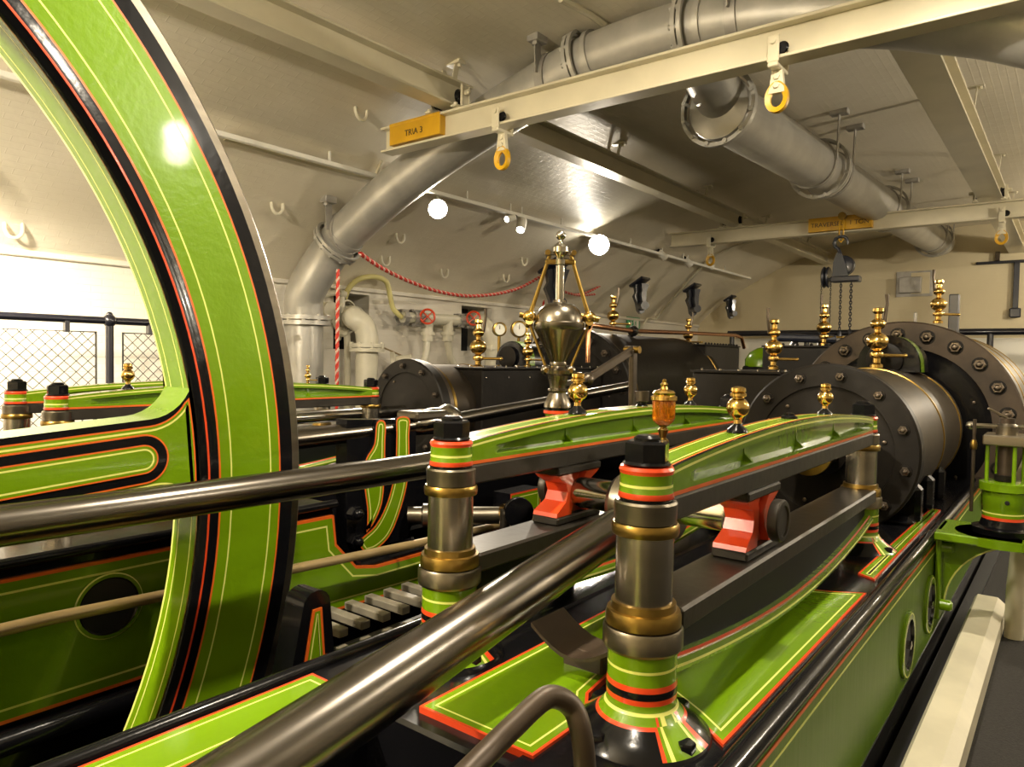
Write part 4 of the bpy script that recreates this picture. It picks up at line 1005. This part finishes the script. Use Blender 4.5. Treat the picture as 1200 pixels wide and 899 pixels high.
# ================================================================== WALL PIPEWORK, ROPES, RAILINGS, FITTINGS
def on_vault(px, py):
    r = ray(px, py); lo, hi = .5, 30
    f = lambda t: (r*t).z-vault_z((r*t).y) if (r*t).y < WY else 1
    for _ in range(60):
        mid = (lo+hi)/2
        if f(mid) > 0: hi = mid
        else: lo = mid
    return r*lo
def wallpt(px, py, off=.2): return at(px, py, Y=WY-off)
# big white elbow pipe
t = thing('white_elbow_pipe', 'thick white pipe with a bolted elbow entering the left wall recess', 'pipe')
Yp = 7.55; a, b = at(430,520,Y=Yp), at(430,405,Y=Yp); r = .15; fl = at(402,375,Y=WY-.05)
m = MB(); m.cyl((b.x,Yp,-1.6), b, r, 'white_paint', 28); m.build('riser', t)
ctr_ = []; top = at(430,378,Y=Yp)
P = [b, Vector((b.x,Yp,b.z+.12)), Vector((b.x-.04,Yp+.03,b.z+.27)), Vector((b.x-.14,Yp+.12,b.z+.37)), Vector((fl.x+.05,WY-.22,b.z+.40)), Vector((fl.x,WY-.05,b.z+.40))]
m = MB(); m.tube(catmull(P,4), r, 'white_paint', 28); m.build('elbow', t)
for p, d in ((b, Vector((0,0,1))), (P[-1], (P[-1]-P[-2]))):
    m = MB(); collar(m, p, d, r+.085, .05, 'white_paint', 8); collar(m, p+d.normalized()*-.06, d, r+.085, .05, 'white_paint'); m.build('flange', t)
m = MB(); P = [wallpt(407,520,.25), wallpt(407,402,.25), wallpt(404,392,.25), wallpt(398,392,.15), wallpt(396,397,.1)]
m.tube(catmull([P[0],P[1],P[2],P[3],P[4]],4), .045, 'white_paint', 12); solo(m, 'white_conduit', 'thin white pipe with a hooked top beside the red rope', 'pipe')
m = MB(); P = [wallpt(401,384,.15), wallpt(401,346,.15), wallpt(393,343,.15), wallpt(378,346,.15)]; m.tube(P, .04, 'white_paint', 12)
m.tube([wallpt(397,386,.15), wallpt(403,386,.15)], .055, 'white_paint', 12); m.tube([wallpt(397,343,.15), wallpt(404,346,.15)], .055, 'white_paint', 12)
m.lathe([(.12,0),(.12,.1),(0,.12)], wallpt(383,364,.02), (0,-1,0), 24, 'white_paint'); solo(m, 'white_valve_pipe', 'white pipe and round cover at the left edge of the wall recess', 'pipe')
# manifold with two red handwheels
t = thing('pipe_manifold', 'cream pipe manifold on the wall with grey valves and two branches', 'pipe')
Ym = .32
m = MB(); m.tube([wallpt(472,372,Ym), wallpt(560,377,Ym)], .085, 'white_paint', 18); m.build('main_pipe', t)
for px in (501, 525):
    s = -1 if px < 510 else 1
    m = MB(); P = [wallpt(px,375,Ym), wallpt(px,400,Ym), wallpt(px+s*1,408,Ym), wallpt(px-s*-3,420,Ym), wallpt(px+s*9,430,Ym), wallpt(px+s*12,445,Ym)]
    m.tube([P[0], P[1]], .085, 'white_paint', 18); m.tube(catmull(P[1:],4), .055, 'white_paint', 14); collar(m, wallpt(px,391,Ym), (0,0,1), .11, .05, 'white_paint'); m.build('branch', t)
for px, r in ((472,.12), (484,.13), (490,.13), (538,.11), (548,.12)):
    m = MB(); collar(m, wallpt(px,372+(px-472)*.057,Ym), (1,0,0), r, .08, 'silver_dull', 6); m.build('valve_flange', t)
for px, py, lab in ((501,371,'small red handwheel on the left of the cream manifold'), (555,373,'small red handwheel in front of the right wall recess')):
    c = wallpt(px, py, Ym+.2); t = thing('handwheel', lab, 'handwheel', 'red handwheels'); d = (-c).normalized()
    x = Vector((0,0,1)); x = (x-d*x.dot(d)).normalized(); y = d.cross(x)
    m = MB(); R_ = .105; m.tube([c+(x*math.cos(2*PI*k/24)+y*math.sin(2*PI*k/24))*R_ for k in range(24)], .016, 'red', 8, closed=True); m.build('rim', t)
    for k in range(4):
        a = PI/4+PI/2*k; m = MB(); m.cyl(c, c+(x*math.cos(a)+y*math.sin(a))*R_, .010, 'red', 8); m.build('spoke', t)
    m = MB(); m.cyl(c-d*.2, c+d*.03, .02, 'red', 10); m.build('stem', t)
m = MB(); P = [wallpt(404,350,.1), wallpt(410,336,.14), wallpt(424,326,.25), wallpt(442,325,.3), wallpt(453,331,.3), wallpt(457,346,.3), wallpt(461,362,.3), wallpt(471,372,.32)]
m.tube(catmull(P,5), .038, 'yellow_hose', 14); solo(m, 'yellow_hose', 'pale yellow hose arching from the wall recess to the manifold', 'hose')
m = MB(); P = [wallpt(578,440,.5), wallpt(578,408,.5), wallpt(572,388,.45), wallpt(562,378,.3), wallpt(556,376,.1)]; m.tube(catmull(P,5), .15, 'white_paint', 24); collar(m, wallpt(578,408,.5), (0,0,1), .19, .05, 'white_paint', 6)
solo(m, 'white_bend_pipe', 'thick cream pipe bend in front of the right wall recess', 'pipe')
m = MB(); m.tube([wallpt(437,402,.3), wallpt(478,420,.4)], .012, 'tan', 8); solo(m, 'stay_rod', 'thin rod slanting from the thick white pipe towards the far cylinder', 'rod')
m = MB(); c = wallpt(458,424,.4); m.lathe([(.14,0),(.14,.06),(.08,.08),(.08,.3)], c, (.7,-.7,.1), 24, 'white_paint'); solo(m, 'pipe_end', 'small white flanged pipe end behind the far cylinder', 'pipe')

# ropes
def rope(P, r, label, n=8, pitch=.11):
    P = catmull(P, n); L = [0]
    for a, b in zip(P, P[1:]): L.append(L[-1]+(b-a).length)
    N = int(L[-1]/(pitch/6)); A = []; B = []; W = []
    up = Vector((0,0,1)); j = 0
    for i in range(N+1):
        s = L[-1]*i/N
        while j < len(P)-2 and L[j+1] < s: j += 1
        f = (s-L[j])/max(1e-6, L[j+1]-L[j]); p = P[j].lerp(P[j+1], f); t = (P[j+1]-P[j]).normalized()
        u = Vector((0,1,0)); u = (u-t*u.dot(t)).normalized(); v = t.cross(u); a = 2*PI*s/pitch
        for k, lst in enumerate((A, B, W)): lst.append(p+(u*math.cos(a+k*2*PI/3)+v*math.sin(a+k*2*PI/3))*r*.5)
    m = MB(); m.tube(A, r*.62, 'rope_red', 5); m.tube(B, r*.62, 'rope_red', 5); m.tube(W, r*.62, 'rope_white', 5)
    return solo(m, 'red_rope', label, 'rope')
c = at(396, 316, Y=6.3); rope([c, Vector((c.x,c.y,c.z-.7)), Vector((c.x,c.y,-.6))], .02, 'red and white rope hanging straight down beside the silver pipe', 3)
rope([at(422,297,Y=6.6), at(447,314,Y=6.75), at(480,330,Y=6.9), at(515,342,Y=7.0), at(550,347,Y=7.1), at(585,344,Y=7.2), at(610,337,Y=7.3), at(634,324,Y=7.4)], .026, 'red and white rope swagged along the vault from the silver pipe to a black bracket', 5)
rope([at(648,338,Y=7.3), at(672,345,Y=7.4), at(690,342,Y=7.5), at(715,328,Y=7.6)], .022, 'red rope end rising behind the governor arms', 4)
rope([at(648,336,Y=7.2), at(675,346,Y=7.3), at(697,345,Y=7.4)], .020, 'lower red rope end behind the governor arms', 4)
c = at(637,352,Y=7.3); rope([c, Vector((c.x,c.y,c.z-.25)), Vector((c.x,c.y,c.z-.45))], .02, 'short red rope tail hanging below the black bracket', 3)

# white U-hooks on the vault and wall
first = None
for px, py, lab in ((462,276,'white U-hook nearest the silver pipe elbow'), (445,303,'white U-hook between the silver pipe and the red rope'), (515,318,'white U-hook above the sag of the red rope'),
        (588,324,'small white U-hook above the red rope, left of the governor'), (609,304,'faint U-hook high to the left of the governor'), (4,266,'white U-hook at the left edge, seen through the flywheel'),
        (316,240,'white U-hook just right of the flywheel rim'), (414,128,'white U-hook high on the vault by the crane rail'), (497,208,'U-hook on the vault under the crane girder end')):
    c = on_vault(px, py)
    if first is None:
        t = thing('wall_hook', lab, 'hook', 'white U-hooks on the vault'); m = MB()
        P = [(0,.12,.07),(0,0,.06),(0,-.03,.03),(0,-.04,-.03),(.03,-.04,-.08),(.07,-.04,-.095),(.11,-.04,-.08),(.14,-.04,-.03),(.14,-.04,.07)]
        m.tube(catmull(P,4), .018, 'white_paint', 10); m.build('hook', t); t.location = c; first = t
    else: dup(first, c-Vector(first.location), lab)
# black cast brackets
def black_bracket(px, py, s, label):
    c = on_vault(px, py-18*s)+Vector((0,-.14,-.10)); t = thing('cast_bracket', label, 'bracket', 'black cast brackets on the vault')
    m = MB()
    m.obox(c+Vector((0,-.05,.02)), (.36*s,.34*s,.05), 'navy', Matrix.Rotation(-.55,3,'X'), .01); m.build('top_plate', t)
    m = MB()
    L = [(-.14,-.02),(-.11,-.18),(-.15,-.26),(-.09,-.40),(-.06,-.55),(0,-.62),(.07,-.58),(.09,-.40),(.10,-.2),(.16,-.02)]
    fr = (c+Vector((0,-.10,0)), Vector((.75,-.66,0)), Vector((0,0,1)))
    m.extrude([(a*s,b*s) for a,b in L][::-1][::-1], fr, .14*s, 'navy'); m.extrude([(a*s*.45,b*s*.9) for a,b in L], (fr[0]+Vector((-.10,-.12,0))*s, fr[1], fr[2]), .12*s, 'navy'); m.build('arm', t)
    m = MB(); q = c+Vector((-.07,-.18,-.46*s)); m.lathe([(.085*s,-.1*s),(.085*s,.1*s)], q, (.6,.7,0), 16, 'navy'); m.build('boss', t)
black_bracket(640, 332, 1.35, 'big black bracket on the vault behind the left governor arm, holding the rope')
black_bracket(740, 345, 1.0, 'black bracket on the vault above the exit sign')
black_bracket(802, 352, 1.0, 'black bracket on the vault, third from the governor')
black_bracket(847, 361, .8, 'smallest black bracket, near the end wall')
# exit sign
c = wallpt(742, 379, .03); t = thing('exit_sign', 'small green emergency exit sign low on the vault beyond the copper pipe', 'sign')
m = MB(); m.box(c.x-.30, c.x+.30, c.y-.012, c.y+.012, c.z-.14, c.z+.14, 'sign_green', .004); m.build('plate', t)
def flat(L, nm): 
    m = MB(); m.extrude([(c.x+a, c.z+b) for a, b in L], (Vector((0,c.y-.018,0)), Vector((1,0,0)), Vector((0,0,1))), .006, 'white'); m.build(nm, t)
flat([(-.24,-.015),(-.14,-.015),(-.14,-.06),(-.07,0),(-.14,.06),(-.14,.015),(-.24,.015)], 'arrow')
flat([(.12,-.10),(.24,-.10),(.24,.10),(.12,.10)], 'doorway')
flat([(-.03,-.09),(.0,-.09),(.03,-.02),(.05,-.06),(.09,-.06),(.06,.0),(.06,.04),(.10,.06),(.02,.07),(-.04,.03),(-.01,.02),(.0,-.02)], 'running_figure')
# conduit on the vault
P = [wallpt(748,392,.06), wallpt(753,378,.06), on_vault(757,372), on_vault(768,372), on_vault(785,352), on_vault(806,328), on_vault(825,307), on_vault(838,297), on_vault(858,288), on_vault(880,281)]
P = [p+Vector((0,-.03,-.03)) for p in P]
m = MB(); m.tube(P, .03, 'white_paint', 10); solo(m, 'vault_conduit', 'white conduit climbing the far vault from the exit sign', 'conduit')
P = [on_vault(262,160), on_vault(330,180), on_vault(392,197), on_vault(436,208), on_vault(442,196), on_vault(446,186)]
P = [p+Vector((0,-.02,-.03)) for p in P]; m = MB(); m.tube(P, .018, 'rail_paint', 8); solo(m, 'vault_conduit', 'thin cable run on the vault between the flywheel and the yellow band', 'conduit')
P = [on_vault(655,-5), on_vault(690,14), on_vault(712,30)]; P = [p+Vector((0,-.02,-.03)) for p in P]; m = MB(); m.tube(P, .03, 'rail_paint', 8); solo(m, 'vault_conduit', 'short conduit on the vault meeting the silver pipe at the top', 'conduit')

# track spotlights
def spot(px, py, Y, aim, label, s=1):
    c = at(px, py, Y=Y); d = Vector(aim).normalized(); t = thing('track_spotlight', label, 'spotlight', 'small white track spotlights')
    m = MB(); m.lathe([(.0,-.14*s,'black'),(.045*s,-.14*s,'black'),(.05*s,-.11*s,'white'),(.06*s,-.10*s,'white'),(.065*s,.10*s,'white'),(.055*s,.10*s,'white'),(.05*s,.07*s,'white')], c, d, 20, 'white', caps=False); m.build('housing', t)
    m = MB(); m.lathe([(.054*s,.075*s),(0,.08*s)], c, d, 20, 'lamp_small', caps=False); m.build('lens', t)
    m = MB(); m.cyl(c, (c.x, c.y, c.z+.26*s), .012, 'white', 8); m.build('stem', t)
spot(611, 264, 6.35, (-.6,-.3,-.75), 'white track spotlight between the two round floodlights', 1.1)
spot(598, 256, 6.35, (-.9,.1,-.3), 'dim white track spotlight above and left of its lit neighbour', .8)
spot(776, 299, 6.35, (.6,-.5,-.6), 'white spotlight at the far end of the track, leftmost of three')
spot(806, 307, 6.35, (.7,-.3,-.5), 'lit white spotlight at the far end of the track, middle of three')
spot(831, 311, 6.35, (.7,-.5,-.4), 'lit white spotlight behind the worn lifting eye')

# railings
def railing(x0, x1, Y, posts, label, zt, base):
    t = thing('railing', label, 'railing')
    m = MB(); m.tube([(x0,Y,zt),(x1,Y,zt)], .035, 'rail_black', 12); m.build('handrail', t)
    for x in posts:
        m = MB(); m.cyl((x,Y,base), (x,Y,zt+.05), .036, 'rail_black', 14); m.ball((x,Y,zt), .062, 'rail_black', 14); m.ball((x,Y,zt+.055), .03, 'rail_black', 10); m.build('post', t)
    for a, b in zip(posts, posts[1:]):
        m = MB(); A, B = a+.12, b-.12; zT, zB = zt-.11, base+.12; r = .008
        m.tube([(A,Y,zT),(B,Y,zT),(B,Y,zB),(A,Y,zB)], .011, 'wire', 6, closed=True)
        st = .10; n = int((B-A+zT-zB)/st)
        for k in range(1, n):
            for sg in (1, -1):
                # diagonal wires clipped to the frame
                c0 = k*st; H = zT-zB; W = B-A
                p = (c0, 0) if c0 <= W else (W, c0-W); q = (0, c0) if c0 <= H else (c0-H, H)
                f = (lambda u: A+u) if sg == -1 else (lambda u: B-u)
                m.bar((f(p[0]),Y,zB+p[1]), (f(q[0]),Y,zB+q[1]), .0055, .0055, 'wire', up=Vector((0,1,0)))
        m.build('mesh_infill', t)
        for x in (A+.25, B-.25):
            m = MB(); m.box(x-.02, x+.02, Y-.03, Y+.03, zT-.01, zt, 'rail_black', .004); m.build('clip', t)
zr = at(128,376,Y=7.2).z
railing(.2, 4.9, 7.2, [.25, 1.65, 3.03, 4.45], 'black railing with wire mesh infill in front of the bright left wall', zr, FLR)
zr = at(1000,390,X=17.6).z
t = thing('far_railing', 'long black railing across the end wall behind the large cylinders', 'railing')
m = MB(); m.tube([(17.6,6.9,zr),(17.6,-1.5,zr)], .07, 'rail_black', 12); m.build('handrail', t)
for y in (6.8, 5.0, 3.2, 1.4, -.4): m = MB(); m.cyl((17.6,y,PIT if y < 6.6 else FLR), (17.6,y,zr+.05), .06, 'rail_black', 12); m.build('post', t)
# end wall fittings
a, b = at(1051,319,X=WX), at(1093,347,X=WX)
t = thing('wall_hatch', 'recessed panel with a grey vent box high on the end wall', 'hatch')
m = MB(); m.box(WX-.03, WX-.005, b.y, a.y, b.z, a.z, 'silver_dull', .005); m.build('frame', t)
m = MB(); m.box(WX-.04, WX-.03, b.y+.06, a.y-.3, b.z+.06, a.z-.04, 'end_wall'); m.box(WX-.16, WX-.03, a.y-.52, a.y-.08, b.z+.08, a.z-.14, 'silver_dull', .01); m.build('vent_box', t)
a, b = at(1144,309,X=WX-.06), at(1235,309,X=WX-.06); c = at(1192,308,X=WX-.06); d = at(1192,371,X=WX-.06)
t = thing('tee_spanner', 'long dark blue T-shaped spanner hung on the end wall', 'spanner')
m = MB(); m.box(WX-.09, WX-.04, b.y, a.y, a.z-.03, a.z+.03, 'navy', .008); m.build('bar', t)
m = MB(); m.box(WX-.10, WX-.04, c.y-.05, c.y+.05, d.z, a.z, 'navy', .008); m.box(WX-.12, WX-.03, c.y-.10, c.y+.10, d.z-.02, d.z+.18, 'navy', .02); m.build('shank', t)
m = MB(); p = at(1169,303,X=WX-.05); m.box(WX-.1, WX-.01, p.y-.04, p.y+.04, p.z-.05, p.z+.14, 'bolt_steel', .005); solo(m, 'wall_peg', 'small peg holding up the T-shaped spanner', 'peg')
for px, y0, y1, w, lab in ((1119,345,392,.10,'upright dark blue post beside the brass valve on the largest cylinder'), (1073,366,384,.035,'thin short grey post above the largest cylinder')):
    X_ = 9.3; p, q = at(px, y0, X=X_), at(px, y1+10, X=X_)
    m = MB(); m.box(X_-w/2, X_+w/2, p.y-w/2, p.y+w/2, q.z-.15, p.z, 'navy' if w > .05 else 'silver_dull', .01); solo(m, 'valve_post', lab, 'post')
m = MB(); m.box(WX-.02, WX, -3, 7.2, -.35, .60, 'white', .002); struct(m, 'trim_3')
# ================================================================== LAMPS
def lamp_light(x, y, z, power, r=.09, col=(1,.875,.69), aim=None, cone=150):
    l = bpy.data.lights.new('lamp_light', 'SPOT' if aim else 'POINT'); l.energy = power; l.color = col; l.shadow_soft_size = r*K
    o = bpy.data.objects.new('lamp_light', l); C.objects.link(o); o.location = (x, y, z)
    if aim:
        l.spot_size = math.radians(cone); l.spot_blend = .25 if cone > 150 else .7
        o.rotation_euler = (Vector(aim)-Vector((x,y,z))).to_track_quat('-Z','Y').to_euler()
    return o
def flood(c, aim, label, r=.11, em='lamp'):
    c = Vector(c); d = (Vector(aim)-c).normalized()
    t = thing('floodlight', label, 'lamp', 'round floodlights along the lighting tracks')
    m = MB(); m.lathe([(r*.5,-.2),(r*.95,-.12),(r+.012,0),(r+.012,.03),(r,.03)], c, d, 28, 'white', caps=False)
    m.lathe([(0,-.2),(r*.5,-.2)], c, d, 28, 'white', caps=False); m.build('housing', t)
    m = MB(); m.lathe([(r,.0),(r*.6,.02),(0,.03)], c, d, 28, em, caps=False); m.build('lens', t)
    m = MB(); m.box(c.x-.015-d.x*.1, c.x+.015-d.x*.1, c.y-.015-d.y*.1, c.y+.015-d.y*.1, c.z+.05, c.z+.20, 'white', .004); m.build('stem', t)
    return t
def track(y, z, x0, x1, label):
    m = MB(); m.box(x0, x1, y-.03, y+.03, z, z+.05, 'white', .006)
    k = x0+.3
    while k < x1:
        m.box(k-.01, k+.01, y-.01, y+.01, z+.04, vault_z(y)+.01, 'white'); k += 2.2
    return solo(m, 'lighting_track', label, 'lighting track')
EYEP = Vector((0,0,0))
p1 = at(513,245,Y=6.35); p2 = at(702,287,Y=6.35)
track(6.35, p1.z+.17, BX+.3, 17.5, 'white lighting track along the left haunch of the vault')
flood(p1, (.3,0,-.1), 'bright round floodlight above the red rope by the silver pipe', .115); flood(p2, (.3,0,-.1), 'bright round floodlight to the upper right of the governor', .165)
for p, e in ((p1, 420), (p2, 420)):
    d = (Vector((2,1,-.3))-p).normalized(); q = p+d*.12; lamp_light(q.x, q.y, q.z, e*.45, aim=(2.5,1,-1.8), cone=95)
# lamps outside the frame: left track close to the wall, middle track; most globes are added to light the vault
def downlight(x, y, z, e, aim, label, r=.10):
    flood((x,y,z), aim, label, r, 'lamp'); d = (Vector(aim)-Vector((x,y,z))).normalized(); q = Vector((x,y,z))+d*.10
    lamp_light(q.x, q.y, q.z, e, r, aim=(q.x, q.y+(.01 if abs(y) < 2 else .35), q.z-1), cone=176) if abs(y) < 2 else lamp_light(q.x, q.y, q.z, e, r, aim=aim, cone=135)
def globe(x, y, z, e, label, r=.11):
    t = thing('unseen_globe', label, 'lamp', 'round globe lamps on the vault')
    m = MB(); m.ball((x,y,z), r, 'lamp', 20); m.build('globe', t)
    m = MB(); m.lathe([(.02,r*.9),(.06,r*1.02),(.05,r*1.3),(.012,r*1.35),(.012,vault_z(y)-z-.03),(.08,vault_z(y)-z-.02),(.08,vault_z(y)-z)], (x,y,z), (0,0,1), 20, 'white'); m.build('stem', t)
    lamp_light(x, y, z-r-.06, e, r)
downlight(1.1, 6.5, 1.5, 380, (1.3, 8.1, -.9), 'round floodlight close to the left wall')
globe(3.98, -2.6, 2.36, 16, 'globe lamp right of the crown, beside the engine', .13)
globe(8.8, -3.4, 1.95, 250, 'added unseen globe lamp right of the crown, farther along')  # added lamp, out of view, to brighten the far left vault
globe(15.5, -2.2, 2.2, 150, 'added unseen globe lamp right of the crown, near the end wall')  # unseen globe, added so that the far end of the vault gets light
globe(-2.2, 3.2, 2.1, 460, 'added unseen globe lamp left of the crown, behind the flywheel')  # added behind the camera to light the left vault and wall
globe(8.0, 3.8, 2.45, 0, 'x') if False else None
track(.85, 2.75, BX+.3, 4.9, 'white lighting track near the crown above the engine')
downlight(.5, .85, 2.66, 125, (1.6, 2.0, -.6), 'round floodlight above the near end of the engine', .06)
downlight(2.7, .85, 2.66, 175, (3.0, 1.2, -.6), 'round floodlight above the crosshead guides', .06)
# ================================================================== FINISH: origins at each thing's base, metres, eye height above the floor
bpy.context.view_layer.update()
def descend(o):
    out = [o]
    for k in kids(o): out += descend(k)
    return out
tops = [o for o in C.objects if o.parent is None and o.type in ('MESH','EMPTY')]
children_of = {}
for o in C.objects:
    if o.parent: children_of.setdefault(o.parent.name, []).append(o)
def all_under(o):
    out = [o]
    for k in children_of.get(o.name, []): out += all_under(k)
    return out
shift = Vector((0,0,EYE))
done = set()
def bbox_base(objs):
    lo = Vector((1e9,)*3); hi = Vector((-1e9,)*3)
    for o in objs:
        if o.type != 'MESH': continue
        for v in o.bound_box:
            w = o.matrix_world @ Vector(v)
            lo = Vector(map(min, lo, w)); hi = Vector(map(max, hi, w))
    return Vector(((lo.x+hi.x)/2, (lo.y+hi.y)/2, lo.z))
for o in tops:
    if o.get('kind') == 'structure': continue
    base = bbox_base(all_under(o))
    if base.x > 1e8: continue
    R = o.matrix_world.to_3x3().inverted()
    d = base - o.matrix_world.translation
    dl = R @ d
    if o.type == 'EMPTY':
        o.location = Vector(o.location)+d
        for k in children_of.get(o.name, []): k.location = Vector(k.location)-dl
    elif o.data.users == 1:
        o.data.transform(Matrix.Translation(-dl)); o.location = Vector(o.location)+d
for me in bpy.data.meshes: me.transform(Matrix.Scale(K, 4))
for o in C.objects:
    if o.type in ('MESH','EMPTY'):
        o.location = Vector(o.location)*K
        if o.parent is None: o.location += shift*K
    elif o.type == 'LIGHT':
        o.location = (Vector(o.location)+shift)*K

cam = bpy.data.cameras.new('camera'); co = bpy.data.objects.new('camera', cam); C.objects.link(co)
cam.sensor_fit = 'HORIZONTAL'; cam.sensor_width = 36; cam.lens = F_PX/1200*36; cam.clip_start = .02; cam.clip_end = 100
Rm = Matrix((camr, camu, -fwd)).transposed().to_4x4(); Rm.translation = Vector((0,0,EYE))*K
co.matrix_world = Rm
sc = bpy.context.scene; sc.camera = co
w = bpy.data.worlds.new('World'); sc.world = w; w.use_nodes = True
w.node_tree.nodes['Background'].inputs[0].default_value = (.9,.8,.6,1); w.node_tree.nodes['Background'].inputs[1].default_value = .02
vs = sc.view_settings; vs.view_transform = 'Standard'; vs.look = 'None'; vs.gamma = 1; vs.use_curve_mapping = False; vs.exposure = 0.25
sc.cycles.use_denoising = True; sc.cycles.max_bounces = 8; sc.cycles.diffuse_bounces = 4; sc.cycles.glossy_bounces = 4
sc.cycles.sample_clamp_indirect = 6; sc.cycles.caustics_reflective = False
